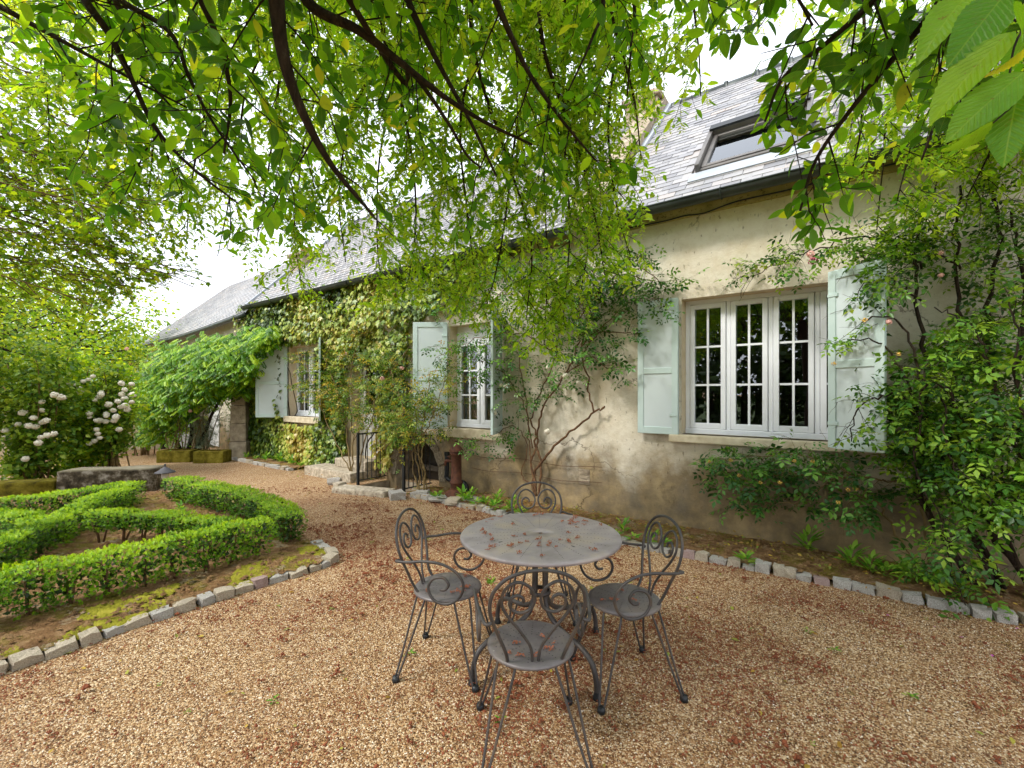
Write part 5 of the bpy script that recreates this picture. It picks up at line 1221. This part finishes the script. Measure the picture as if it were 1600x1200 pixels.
crown_tree('garden_tree', g3(-60, 10.5), 0, 2.3, 1.7, 3.4, 6000, .085, 'leaf_left', 'dense young tree rising out of the flowering hedge', 'tree', 4, G1, clumps=34)
crown_tree('garden_tree', g3(-120, 7.0), 0, 1.5, 2.0, 3.0, 5000, .075, 'leaf_back', 'leafy tree at the outer end of the mossy wall', 'tree', 5, G1, clumps=30)

# far wood on the other side of the garden, seen only mirrored in the window panes
def make_wood():
    R = np.random.default_rng(77); L = Leaves(); tubes = []
    for k in range(22):
        a = math.radians(190 + k * 3.4 + R.normal(0, 2)); d = R.uniform(12, 17); c = np.array([math.sin(a) * d, math.cos(a) * d, R.uniform(1.2, 5.5)])
        tubes.append(([np.array([c[0], c[1], 0]), c * np.array([1, 1, .6]), c], [.15, .1, .05], 6))
        P = R.normal(0, 1, (480, 3)) * np.array([1.2, 1.2, 1.1]) + c
        for p in P: L.add(p, R.normal(0, 1, 3), R.normal(0, 1, 3), R.uniform(.2, .5))
    P, X, N, S = L.arrays(); m = P[:, 2] > .1
    o = join_leaves('woodland', 'horn_wide', P[m], X[m], N[m], S[m], 'leaf_dark', None, 'stuff', 9); tag(o, 'dark wood edge mirrored in the window panes', None)
    q = join_tubes('woodland', tubes, 'bark', o, None); q.name = 'trunks'
make_wood()

# ================================================================== SHRUBS WITH WHITE BLOOMS
def bloom_mesh(seed, mat, n=44, openness=.55):
    """a full rose or snowball: overlapping cupped petals round a core"""
    r = random.Random(seed); b = MB()
    for i in range(n):
        z = 1 - 2 * (i + .5) / n; a = i * 2.39996; rad = math.sqrt(1 - z * z); d = Vector((rad * math.cos(a), rad * math.sin(a), z)); u = d.orthogonal().normalized(); w = d.cross(u)
        s = r.uniform(.26, .40); c = d * r.uniform(.74, 1.05); vs = [c]
        for k in range(6): t = k * PI / 3 + r.uniform(0, .5); vs.append(c * .90 + (u * math.cos(t) + w * math.sin(t)) * s + d * r.uniform(-.02, .16))
        b.add(vs, [(0, k + 1, (k + 1) % 6 + 1) for k in range(6)])
    V, Fq = [], []
    me = b.mesh('bloom'); me.materials.append(MT[mat]); return me
WHITE = [bloom_mesh(i, 'petal') for i in range(3)]; PINK = bloom_mesh(5, 'petal_pink', 22); RED = bloom_mesh(6, 'petal_red', 22); YEL = bloom_mesh(7, 'petal_yellow', 14)
def bloom(parent, p, r, me, name='blossom'):
    o = bpy.data.objects.new(name, me); C.objects.link(o); o.parent = parent; o.location = Vector(p) - parent.location
    o.rotation_euler = (random.uniform(-.5, .5), random.uniform(-.5, .5), random.uniform(0, 6)); o.scale = (r, r, r * .85); return o
def shrub(name, base, label, cat, seed, stems, n, leaf, mat, shape, rx, z0, z1, cx=0.0, blooms=(), lean=.3, ry=None):
    R = np.random.default_rng(seed); root = empty(name, base, 0, label, cat); L = Leaves(); ry = ry or rx * .7
    for k in range(stems):
        a = R.uniform(0, 6.28); e = np.array([cx + R.normal(0, rx * .6), R.normal(0, ry * .6), R.uniform(z0 + (z1 - z0) * .45, z1)])
        s = np.array([R.normal(0, .10), R.normal(0, .08), 0]); mid = s * .45 + e * .55 + np.array([0, 0, .25 * e[2]]) + R.normal(0, .06, 3)
        p = [np.array(q) for q in smooth_path([Vector(s), Vector(mid), Vector(e)], 6)]
        join_tubes('stem', [(p, np.linspace(.014, .004, len(p)), 5)], 'cane', root)
        for q, d, t in path_pts(p, .16):
            if q[2] < z0: continue
            tw = grow(q, R.normal(0, 1, 3) * np.array([1, 1, .5]) + np.array([0, 0, .2]), R.uniform(.25, .55) * rx, 5, .06, .2, R); leaf_twig(L, tw, .04 + leaf * .25, leaf, .3, R, .4)
    P, X, N, S = L.arrays()
    if len(P) < n:
        k = n - len(P); i = R.integers(0, len(P), k); P = np.concatenate([P, P[i] + R.normal(0, .09, (k, 3))]); X = np.concatenate([X, X[i] + R.normal(0, .6, (k, 3))]); N = np.concatenate([N, N[i] + R.normal(0, .4, (k, 3))]); S = np.concatenate([S, S[i] * R.uniform(.8, 1.2, k)])
    m = P[:, 2] > .04; join_leaves('foliage', shape, P[m], X[m], N[m], S[m], mat, root, None, seed)
    for p, r_, me in blooms: bloom(root, p, r_, me)
    return root
BL1 = [(65, 628), (66, 641), (35, 645), (52, 653), (45, 665), (56, 667), (66, 660), (72, 657), (8, 673), (10, 684), (40, 717), (85, 617), (96, 621), (28, 663), (74, 680), (84, 678), (64, 683), (60, 692)]
BL2 = [(107, 600), (124, 606), (125, 613), (130, 596), (138, 593), (145, 588), (118, 602), (158, 616), (148, 625), (140, 652), (140, 646), (166, 647), (150, 657)]
BL3 = [(190, 599), (206, 600), (195, 609), (207, 617), (184, 627), (195, 623), (206, 628), (196, 634), (188, 636), (170, 632), (177, 641), (166, 650), (181, 652), (178, 657), (165, 659), (156, 657), (151, 671), (153, 678), (148, 689), (156, 684), (140, 693), (158, 614), (155, 620), (190, 616), (199, 640), (186, 671)]
b0 = g3(50, 7.9); shrub('flowering_shrub', b0, 'tall green shrub with large white blooms at the mossy wall', 'shrub', 41, 16, 7600, .085, 'leaf_back', 'horn_wide', 1.0, .15, 2.7, blooms=[(at(x, y, 7.45 + random.uniform(-.12, .1)), random.uniform(.042, .062), WHITE[i % 3]) for i, (x, y) in enumerate(BL1)])
b0 = g3(128, 8.8); shrub('flowering_shrub', b0, 'green shrub with small scattered white blooms, the middle one', 'shrub', 42, 14, 7000, .085, 'leaf_left', 'horn_wide', .95, .2, 2.5, blooms=[(at(x, y, 8.3 + random.uniform(-.1, .1)), random.uniform(.038, .055), WHITE[i % 3]) for i, (x, y) in enumerate(BL2)])
b0 = g3(178, 8.9); shrub('flowering_shrub', b0, 'arching shrub crowded with white blooms next to the yard entrance', 'shrub', 43, 18, 4600, .075, 'leaf_back', 'horn_wide', .5, .5, 2.1, blooms=[(at(x, y, 8.35 + random.uniform(-.15, .1)), random.uniform(.042, .066), WHITE[i % 3]) for i, (x, y) in enumerate(BL3)])
b0 = g3(225, 11.5); shrub('rose_bush', b0, 'reddish tipped rose bush in front of the far roof', 'shrub', 44, 12, 2600, .10, 'leaf_rose', 'rose_lo', .7, .7, 2.7, blooms=[(at(168 + 30, 545, 11.2), .05, PINK)])
b0 = on_ground(318, 716); shrub('rose_bush', b0, 'grey green rose bush growing behind the mossy troughs', 'shrub', 45, 12, 1500, .085, 'leaf_rose_grey', 'rose_lo', .42, .35, 1.7, blooms=[(at(297, 642, 10.4), .045, PINK)])
b0 = on_ground(372, 712); shrub('rose_bush', b0, 'thin yellowish rose bush in front of the stone pillar', 'shrub', 46, 8, 420, .085, 'leaf_rose', 'rose_lo', .3, .3, 1.6)
b0 = on_ground(276, 718); shrub('trough_plant', b0 + Vector((0, 0, .22)), 'bare branched little shrub planted in the mossy trough', 'shrub', 47, 9, 260, .06, 'leaf_weed', 'horn_lo', .35, .05, .9)

# ================================================================== WISTERIA, IVY AND CLIMBING ROSES
def make_wisteria():
    R = np.random.default_rng(51); b0 = on_ground(292, 712); root = empty('wisteria', b0, 0, 'wisteria forming a dense bright green mass over the far door', 'wisteria'); off = np.array(b0); L = Leaves()
    stems = [[(292, 712, 10.9), (300, 670, 11.0), (290, 630, 11.1), (310, 580, 11.2), (350, 550, 11.1)], [(286, 712, 10.9), (270, 675, 10.9), (262, 640, 11.1), (280, 590, 11.3)], [(300, 712, 10.9), (318, 680, 10.9), (335, 640, 11.0), (370, 590, 10.9), (405, 560, 10.7)]]
    for s in stems:
        p = smooth_path([at(*q) - b0 for q in s], 6); b = MB(); b.tube(p, np.linspace(.05, .018, len(p)), 8); b.build('stem', 'bark', root, True)
    top = [(225, 600), (240, 560), (262, 540), (300, 530), (350, 524), (395, 520), (420, 518), (432, 522)]; bot = [(225, 690), (245, 690), (280, 672), (310, 645), (340, 615), (380, 606), (394, 606), (399, 534), (415, 528), (432, 524)]
    k = 0; PX = []
    while k < 4200:
        x = R.uniform(222, 432); y0 = interp(top, x); y1 = interp(bot, x); y = R.uniform(y0, y1); dep = R.random()
        Z = 11.6 - 1.5 * math.sin(PI * min(1, (y - y0) / (y1 - y0 + 1) * .8 + .1)) * (.6 + .4 * R.random()) - (x - 300) * .004
        p = np.array(at(x, y, Z)); p += .2 * np.array(mnoise.noise_vector(Vector(p * 1.3))) + .10 * R.normal(0, 1, 3)
        if p[2] < .35: continue
        a = R.uniform(0, 6.28); L.add(p - off, (math.cos(a) * .8, math.sin(a) * .5 - .6, -.55), (R.normal(0, .3), -.4, 1), R.uniform(.15, .28)); k += 1
    join_leaves('foliage', 'wist', *L.arrays(), 'leaf_wist', root, None, 52)
make_wisteria()
def make_ivy():
    R = np.random.default_rng(61); root = empty('ivy', hw(-8.6, 0), HROT, 'ivy covering the house wall round the door and far window', 'ivy'); L = Leaves(); off = hw(-8.6, 0)
    def ok(lx, z):
        for (x0, x1, z0, z1), m in ((W1, .12), (W2, .10), (DOOR, .07)):
            if x0 - m < lx < x1 + m and z0 - (.16 if m > .1 else .12) < z < z1 + (.05 if m != .07 else -.25): return False
        if -7.95 < lx < -6.9 and z < .45: return False
        if (lx + 5.88) ** 2 / .45 + (z - .1) ** 2 / .55 < 1: return False
        lim = -6.05 if z < 2.75 else interp([(2.75, -6.0), (3.0, -5.0), (3.3, -4.3), (3.7, -3.6)], z)
        wob = .28 * mnoise.noise(Vector((lx * 1.5, z * 1.5, 0))) + .12 * mnoise.noise(Vector((lx * 6, z * 6, 3)))
        if lx > lim + wob: return False
        if -6.95 < lx < -6.05 and z < .25: return False
        return lx > -12.3
    k = 0; PR = []
    while k < 15000:
        lx = R.uniform(-12.3, -3.4); z = R.uniform(.02, 3.78)
        if not ok(lx, z): continue
        thick = .10 + .16 * (mnoise.noise(Vector((lx * 2.2, z * 2.2, 8))) + .5) + (.1 if z > 2.8 else 0); dep = -R.uniform(.01, max(.04, thick)); p = hw(lx, dep, z)
        d = -HY * R.uniform(.1, .7) + HX * R.normal(0, .55) + Vector((0, 0, -1)); n = -HY * 1.0 + HX * R.normal(0, .45) + Vector((0, 0, R.uniform(.1, .9)))
        L.add(p - off, d, n, R.uniform(.06, .115)); k += 1
        PR.append(np.clip(.35 + .9 * mnoise.noise(Vector((lx * .8, z * .8, 4))) + R.normal(0, .22), 0, 1))
    P, X, N, S = L.arrays(); c, s = math.cos(-HROT), math.sin(-HROT); Rm = np.array([[c, s, 0], [-s, c, 0], [0, 0, 1]])
    join_leaves('leaves', 'ivy', P @ Rm, X @ Rm, N @ Rm, S, 'leaf_ivy', root, 'stuff', 62, np.array(PR))
    for i in range(9):
        x = R.uniform(-3.3, 2.3); p = [(x, -.02, .0)]
        for j in range(8): x += R.normal(0, .14); p.append((x, -.025, .3 * (j + 1) + R.normal(0, .05)))
        if -.2 < x + 8.6 - 8.6 + 8.6 - 7.35 < .6: continue
        b = MB(); b.tube(smooth_path(p, 3), np.linspace(.016, .006, 25), 5); b.build('stem', 'bark', root, True)
make_ivy()

def climber(name, label, base, canes, spec, mat, seed, blooms=(), cat='climbing rose', extra=0, region=None, cane_mat='cane', cap=300):
    """canes: pixel/wall-distance paths; leaves grow on side shoots"""
    R = np.random.default_rng(seed); root = empty(name, base, 0, label, cat); off = np.array(base); L = Leaves(); tubes = []
    for c, r0, r1, leafy in canes:
        P = [p if isinstance(p, Vector) else on_wall(*p) for p in c]; P = [np.array(p) for p in smooth_path(P, 6)]
        P = [P[0]] + [p + R.normal(0, .012, 3) for p in P[1:-1]] + [P[-1]]
        b = MB(); b.tube([p - off for p in P], np.linspace(r0, r1, len(P)), 7); b.build('stem', cane_mat, root, True)
        if leafy: ramify(P, r1, [L], tubes, R, [dict(s, **{'from': leafy}) if i == 0 else s for i, s in enumerate(spec)], None)
    P, X, N, S = L.arrays()
    d = P @ np.array([.5832, .8123, 0]); m = (d < 5.34) & (P[:, 2] > .04)
    if region is not None: m &= np.array([region(*to_px(p)) for p in P], bool)
    P, X, N, S = P[m], X[m], N[m], S[m]
    if cap:
        px = 800 + F * P[:, 0] / P[:, 1]; vis = (px > -10) & (px < 1610); sc = np.where(vis, S / P[:, 1], 0); order = np.argsort(-sc); big, rest = order[:cap], order[cap:]
        V, Fq = SH['rose']; rs = random.Random(seed); meshes = []
        for q in range(6): me = np_mesh('leaf', V * np.array([1, rs.uniform(.85, 1.15), rs.uniform(.6, 1.6)]), [Fq], np.full(len(V), (q + .5) / 6)); me.materials.append(MT[mat]); meshes.append(me)
        Xf, Yf, Nf = frames(X, N)
        for k, i in enumerate(big):
            o = bpy.data.objects.new('leaf', meshes[k % 6]); C.objects.link(o); o.parent = root; s = S[i]
            o.matrix_local = Matrix([[Xf[i][j] * s, Yf[i][j] * s, Nf[i][j] * s, P[i][j] - off[j]] for j in range(3)] + [[0, 0, 0, 1]])
    else: rest = np.arange(len(P))
    print(name, label[:25], len(P))
    if len(rest): join_leaves('foliage', 'rose_lo', P[rest] - off, X[rest], N[rest], S[rest], mat, root, 'stuff' if cap else None, seed)
    if tubes: join_tubes('twigs', [([p - off for p in q], r, k) for q, r, k in tubes], cane_mat, root, 'stuff')
    for p, r_, me in blooms: bloom(root, on_wall(*p) if not isinstance(p, Vector) else p, r_, me)
    return root
rs1 = [dict(step=.075, len=.6, fwd=.5, down=-.05, droop=.05, wander=.2, r=.0035, flat=.8, leaf=.145, gap=.065, ldroop=.3), dict(step=.12, len=.25, fwd=.6, down=0, droop=.05, wander=.2, r=.002, flat=.8, leaf=.145, gap=.055)]
rs_sparse = [dict(step=.08, len=.48, fwd=.5, down=-.05, droop=.06, wander=.22, r=.003, flat=.8, leaf=.12, gap=.08, ldroop=.3), dict(step=.17, len=.2, fwd=.6, down=0, droop=.05, wander=.2, r=.002, leaf=.12, gap=.07)]
climber('climbing_rose', 'sparse yellowish climbing rose at the front door', on_wall(548, 738, -.45),
    [([(548, 738, -.45), (543, 690, -.4), (535, 640, -.35), (520, 590, -.35), (505, 555, -.3)], .014, .005, .35), ([(550, 738, -.45), (552, 690, -.4), (545, 630, -.3), (550, 570, -.25), (565, 520, -.2)], .014, .005, .35), ([(560, 742, -.42), (572, 680, -.35), (585, 640, -.3), (575, 590, -.25), (600, 560, -.2)], .014, .005, .3),
     ([(548, 738, -.45), (530, 700, -.45), (508, 655, -.5), (490, 600, -.4), (470, 550, -.3)], .012, .004, .45), ([(552, 690, -.4), (600, 600, -.4), (640, 540, -.2)], .008, .004, .2)],
    rs1, 'leaf_rose', 71, [((597, 592, -.45), .05, PINK), ((628, 575, -.3), .04, PINK), ((540, 552, -.3), .035, PINK)], cap=160)
climber('climbing_rose', 'climbing rose standing between the two iron railings', on_ground(658, 776),
    [([on_ground(658, 776), (652, 720, -.6), (640, 670, -.6), (625, 620, -.55), (610, 580, -.5)], .014, .005, .35), ([on_ground(662, 776), (662, 720, -.62), (660, 670, -.6), (668, 620, -.55), (672, 580, -.45)], .014, .005, .35), ([on_ground(655, 776), (645, 720, -.6), (650, 660, -.65), (642, 610, -.6)], .012, .005, .35), ([on_ground(666, 776), (660, 720, -.6), (632, 690, -.6), (612, 640, -.5)], .012, .005, .4), ([on_ground(664, 776), (655, 700, -.7), (672, 660, -.65), (690, 610, -.6), (700, 560, -.5)], .010, .004, .5)],
    rs1, 'leaf_rose', 72, [((600, 650, -.4), .03, PINK)], cap=160, region=lambda x, y: y < 690 + 10 * math.sin(x) or (y < 760 and 600 < x < 640 and math.sin(x * 7) > .5))
climber('climbing_rose', 'old climbing rose with white flowers between the two nearer windows', on_wall(838, 775, -.2),
    [([(838, 775, -.2), (836, 740, -.15), (855, 710, -.12), (890, 675, -.10), (930, 645, -.10), (945, 635, -.1)], .022, .010, 0), ([(842, 775, -.2), (845, 735, -.15), (838, 690, -.12), (848, 640, -.12), (880, 590, -.12), (900, 550, -.15), (905, 500, -.2), (900, 430, -.3)], .018, .006, .45),
     ([(834, 775, -.2), (830, 720, -.15), (840, 690, -.1), (832, 650, -.12), (850, 600, -.15), (870, 550, -.2), (860, 490, -.3), (850, 430, -.35)], .016, .005, .4), ([(905, 560, -.12), (935, 520, -.12), (985, 520, -.1), (1000, 522, -.1)], .009, .004, .3), ([(928, 645, -.1), (918, 600, -.12), (910, 540, -.15), (925, 470, -.2), (970, 430, -.25), (1020, 440, -.2)], .012, .005, .4),
     ([(830, 720, -.15), (825, 690, -.15), (824, 650, -.2), (800, 600, -.3), (770, 570, -.35), (730, 560, -.4)], .010, .004, .4), ([(832, 700, -.15), (822, 640, -.2), (810, 560, -.3), (780, 500, -.35), (720, 470, -.35)], .010, .004, .35), ([(838, 760, -.2), (815, 745, -.15), (824, 700, -.15), (805, 668, -.15), (770, 680, -.3), (745, 690, -.45)], .009, .004, .5),
     ([(880, 590, -.12), (920, 560, -.2), (950, 575, -.2), (965, 560, -.2)], .008, .004, .1), ([(900, 480, -.2), (960, 440, -.3), (1000, 420, -.3), (1040, 450, -.25)], .009, .004, .1), ([(870, 550, -.2), (800, 520, -.45), (720, 540, -.55), (680, 560, -.6)], .008, .003, .3), ([(905, 500, -.2), (880, 440, -.35), (820, 410, -.4), (750, 420, -.4)], .008, .003, .05), ([(905, 500, -.2), (930, 440, -.3), (900, 400, -.4), (850, 385, -.4)], .008, .003, .05), ([(925, 470, -.2), (980, 410, -.3), (1010, 400, -.3)], .008, .003, .05), ([(860, 490, -.3), (800, 460, -.4), (740, 470, -.45), (690, 490, -.45)], .008, .003, .05), ([(910, 540, -.15), (950, 500, -.2), (990, 470, -.2), (1030, 470, -.2)], .007, .003, .05)],
    [dict(rs_sparse[0], leaf=.165, gap=.07), dict(rs_sparse[1], leaf=.165, gap=.06)], 'leaf_rose_dark', 73, [((783, 602, -.35), .035, WHITE[0]), ((790, 603, -.35), .035, WHITE[1]), ((855, 674, -.3), .045, WHITE[2]), ((773, 645, -.4), .04, WHITE[0]), ((883, 587, -.3), .04, WHITE[1]), ((856, 574, -.3), .03, WHITE[0]), ((876, 434, -.5), .04, WHITE[2]), ((903, 597, -.25), .025, WHITE[0])], cap=220, cane_mat='twig')
rs2 = [dict(step=.062, len=.52, fwd=.5, down=-.02, droop=.07, wander=.2, r=.0032, flat=.8, leaf=.165, gap=.065, ldroop=.25), dict(step=.12, len=.22, fwd=.6, down=0, droop=.06, wander=.2, r=.002, flat=.8, leaf=.165, gap=.055)]
climber('climbing_rose', 'trailing rose with yellow buds under the sill of the big window', on_wall(1452, 900, -.15),
    [([(1452, 900, -.15), (1420, 862, -.12), (1385, 810, -.12), (1355, 775, -.15), (1310, 745, -.2), (1250, 740, -.25), (1180, 745, -.25), (1110, 735, -.2)], .013, .005, .35), ([(1452, 900, -.15), (1440, 780, -.15), (1400, 752, -.15), (1340, 745, -.2), (1270, 715, -.25), (1180, 712, -.25), (1120, 725, -.2)], .011, .004, .4), ([(1310, 745, -.2), (1260, 780, -.2), (1200, 785, -.2), (1160, 770, -.2)], .007, .003, .1), ([(1355, 775, -.15), (1330, 780, -.2), (1315, 810, -.2)], .007, .003, .1)],
    [dict(rs2[0], leaf=.18, step=.075), dict(rs2[1], leaf=.17)], 'leaf_rose_dark', 74, [((x, y, -.45), .022, YEL) for x, y in ((1108, 721), (1142, 719), (1188, 754), (1219, 754), (1155, 743), (1337, 764), (1241, 720), (1270, 721), (1325, 765), (1310, 785))], cap=220,
    region=lambda x, y: 1085 < x < 1380 and 680 < y < 805 + 12 * math.sin(x * .1))
def big_rose_region(x, y): return x > (1346 - 34 * math.exp(-((y - 535) / 28) ** 2) + 14 * math.sin(y * .09) if 405 < y < 715 else 1290) and not (x < 1400 and y > 715) and not (x < 1345 and y > 560 and y < 600) and y > 255
climber('climbing_rose', 'big tangled climbing rose filling the corner beside the open shutter', hw(.95, -.25),
    [([hw(.95, -.25), (1440, 780, -.3), (1450, 650, -.35), (1440, 520, -.3), (1430, 420, -.3), (1440, 330, -.3)], .026, .008, .2), ([hw(1.1, -.25), (1500, 780, -.35), (1480, 640, -.4), (1500, 500, -.3), (1490, 400, -.25), (1500, 290, -.25)], .026, .008, .25), ([hw(1.3, -.3), (1540, 800, -.4), (1560, 650, -.4), (1540, 500, -.3), (1560, 380, -.3), (1550, 280, -.3)], .028, .008, .2),
     ([hw(1.4, -.2), (1600, 780, -.3), (1590, 600, -.35), (1600, 450, -.3), (1580, 330, -.3)], .024, .008, .25), ([hw(1.05, -.3), (1450, 700, -.5), (1420, 600, -.6), (1380, 540, -.6), (1330, 530, -.6)], .014, .005, .3), ([hw(1.05, -.3), (1460, 680, -.5), (1430, 560, -.55), (1400, 500, -.6), (1350, 500, -.65)], .014, .005, .35), ([hw(1.1, -.3), (1430, 640, -.5), (1380, 620, -.6), (1340, 640, -.65), (1330, 690, -.6)], .012, .004, .4),
     ([(1440, 420, -.3), (1400, 380, -.3), (1340, 370, -.25), (1290, 385, -.25), (1240, 400, -.2), (1190, 425, -.15), (1145, 435, -.12)], .010, .003, .1), ([hw(1.2, -.4), (1500, 650, -.7), (1470, 600, -.8), (1430, 590, -.8)], .012, .004, .3), ([hw(1.4, -.4), (1560, 620, -.8), (1540, 540, -.8), (1500, 500, -.75), (1460, 480, -.7)], .012, .004, .3), ([hw(1.5, -.5), (1600, 640, -.9), (1590, 520, -.9), (1570, 450, -.8)], .012, .004, .3),
     ([(1450, 560, -.7), (1440, 640, -.8), (1428, 700, -.8), (1432, 740, -.8), (1470, 820, -.85), (1490, 900, -.85), (1520, 965, -.8)], .009, .003, .45), ([(1470, 600, -.75), (1480, 700, -.9), (1500, 760, -.9), (1520, 830, -.9)], .008, .003, .2), ([hw(1.4, -.4), (1580, 760, -.7), (1560, 700, -.7), (1530, 640, -.7)], .01, .003, .2), ([(1440, 470, -.4), (1400, 440, -.5), (1360, 430, -.5), (1340, 470, -.55)], .009, .003, .1), ([(1500, 420, -.4), (1460, 400, -.4), (1400, 400, -.4), (1340, 395, -.35), (1300, 390, -.3)], .009, .003, .2)],
    [dict(rs2[0], step=.07, gap_noise=.16), rs2[1]], 'leaf_rose_mid', 75, [((1270, 408, -.25), .04, RED), ((1267, 397, -.25), .04, PINK), ((1389, 503, -.8), .024, PINK), ((1404, 553, -.8), .018, YEL), ((1350, 500, -.75), .025, YEL), ((1303, 568, -.7), .022, YEL), ((1470, 430, -.5), .022, PINK), ((1470, 395, -.45), .022, PINK)], cap=300, cane_mat='bark',
    region=lambda x, y: big_rose_region(x, y) or (1140 < x < 1300 and 370 < y < 442) or (1410 < x < 1560 and y > 715))

# ================================================================== WEEDS AND SMALL PLANTS
def weed_mesh(seed, n, ln, up):
    r = random.Random(seed); parts = []; rn = []; slim = (SH['horn'][0] * np.array([1, .75, 1]), SH['horn'][1])
    for i in range(n):
        a = i * 2.4 + r.uniform(-.5, .5); e = r.uniform(*up); s = ln * r.uniform(.5, 1.1); off = ln * .5 * r.random()
        parts.append(place_shape(slim, (math.cos(a) * off, math.sin(a) * off, r.uniform(0, .02) + (.5 * ln * r.random() * e)), (math.cos(a), math.sin(a), e * .6), (-math.cos(a) * e + r.uniform(-.3, .3), -math.sin(a) * e + r.uniform(-.3, .3), 1), s)); rn.append(r.random())
    V, Fq = merge_shapes(parts); me = np_mesh('weed', V, [Fq], np.repeat(rn, len(slim[0]))); me.materials.append(MT['leaf_weed']); return me
WEEDS = [weed_mesh(i, n, l, u) for i, (n, l, u) in enumerate(((16, .065, (.3, 1.2)), (8, .045, (.1, .7)), (30, .06, (.6, 2.6)), (12, .12, (.8, 2.5)), (6, .03, (.1, .5))))]
def weed(x, y, z, k, s, label, group=None, p=None):
    o = link('weed', WEEDS[k]); q = p or on_ground(x, y, z); o.location = (q.x, q.y, z); o.rotation_euler = (0, 0, random.uniform(0, 6)); o.scale = (s, s, s); return tag(o, label, 'plant', group)
for x, y, k, s, lab in ((500, 868, 0, .9, None), (767, 915, 2, .8, 'bright leafy weed growing in the gravel beside the table leg'), (283, 800, 2, 1.2, 'pale leafy seedling in the soil of the hedge bed'), (291, 788, 3, 1.0, 'upright pale leafed bulb plant in the hedge bed corner'),
        (438, 723, 2, 2.0, 'green tuft at the foot of the ivy near the steps'), (725, 785, 2, 2.0, 'tall green weed in front of the rusty pump'), (683, 780, 0, 1.8, 'green weed between railing and rusty pump'), (1165, 880, 0, 1.5, 'light green weed behind the setts under the big window'), (1262, 862, 2, 2.2, 'large leafy weed with yellow flowers at the wall foot'), (1330, 885, 2, 2.0, 'leafy weed at the wall foot near the big climbing rose')):
    if lab: weed(x, y, .05, k, s, lab)
ORD = ('first', 'second', 'third', 'fourth', 'fifth', 'sixth', 'seventh', 'eighth')
for spots, z, lo, hi, lab, grp in ((((735, 782), (745, 790), (758, 790), (772, 795), (778, 786), (790, 800), (800, 798), (812, 806)), .05, 1.2, 1.9, '%s green weed from the pump in the patch behind the table', 'weeds in the patch behind the table'), \
        (((945, 838), (962, 840), (975, 832), (990, 845), (1018, 850), (1040, 852)), .05, 1.0, 1.5, '%s low weed along the setts counted from the table edge', 'weeds along the setts past the table'), \
        (((385, 716), (400, 718), (415, 720), (428, 719), (455, 726), (470, 730)), .06, 1.4, 2.2, '%s weed below the ivy wall counted from the stone pillar', 'weeds below the ivy'), \
        (((1360, 895), (1385, 900), (1415, 905), (1440, 912), (1470, 920), (1500, 930)), .05, 1.3, 2.0, '%s weed under the big climbing rose counted from the window', 'weeds under the big rose')):
    for i, (x, y) in enumerate(spots): weed(x, y, z, (2, 0)[i % 2], random.uniform(lo, hi), lab % ORD[i], grp)
rw = random.Random(8)
for i in range(40):
    Z = rw.uniform(2.0, 7.0); X = rw.uniform(-1.0, 1.0) * Z
    if not keep_gravel(np.array([X]), np.array([Z]))[0]: continue
    weed(0, 0, .0, rw.choice((1, 4, 4, 1)), rw.uniform(.5, 1.0), 'tiny green seedling coming up through the gravel', 'seedlings in the gravel', Vector((X, Z, 0)))
for i, (x, y) in enumerate(((1385, 964), (1460, 983), (1506, 1000), (1593, 985), (1550, 1026))):
    L1 = place_shape(SH['box'], (0, 0, 0), (1, 0, .1), (0, 0, 1), .025); me = np_mesh('petal', L1[0], [L1[1]]); o = link('fallen_petal', me, 'petal_purple'); q = on_ground(x, y); o.location = (q.x, q.y, .014); o.rotation_euler = (.1, .2, i)
    tag(o, 'purple petal fallen on the gravel before the big climbing rose', 'petal', 'petals fallen near the big rose')
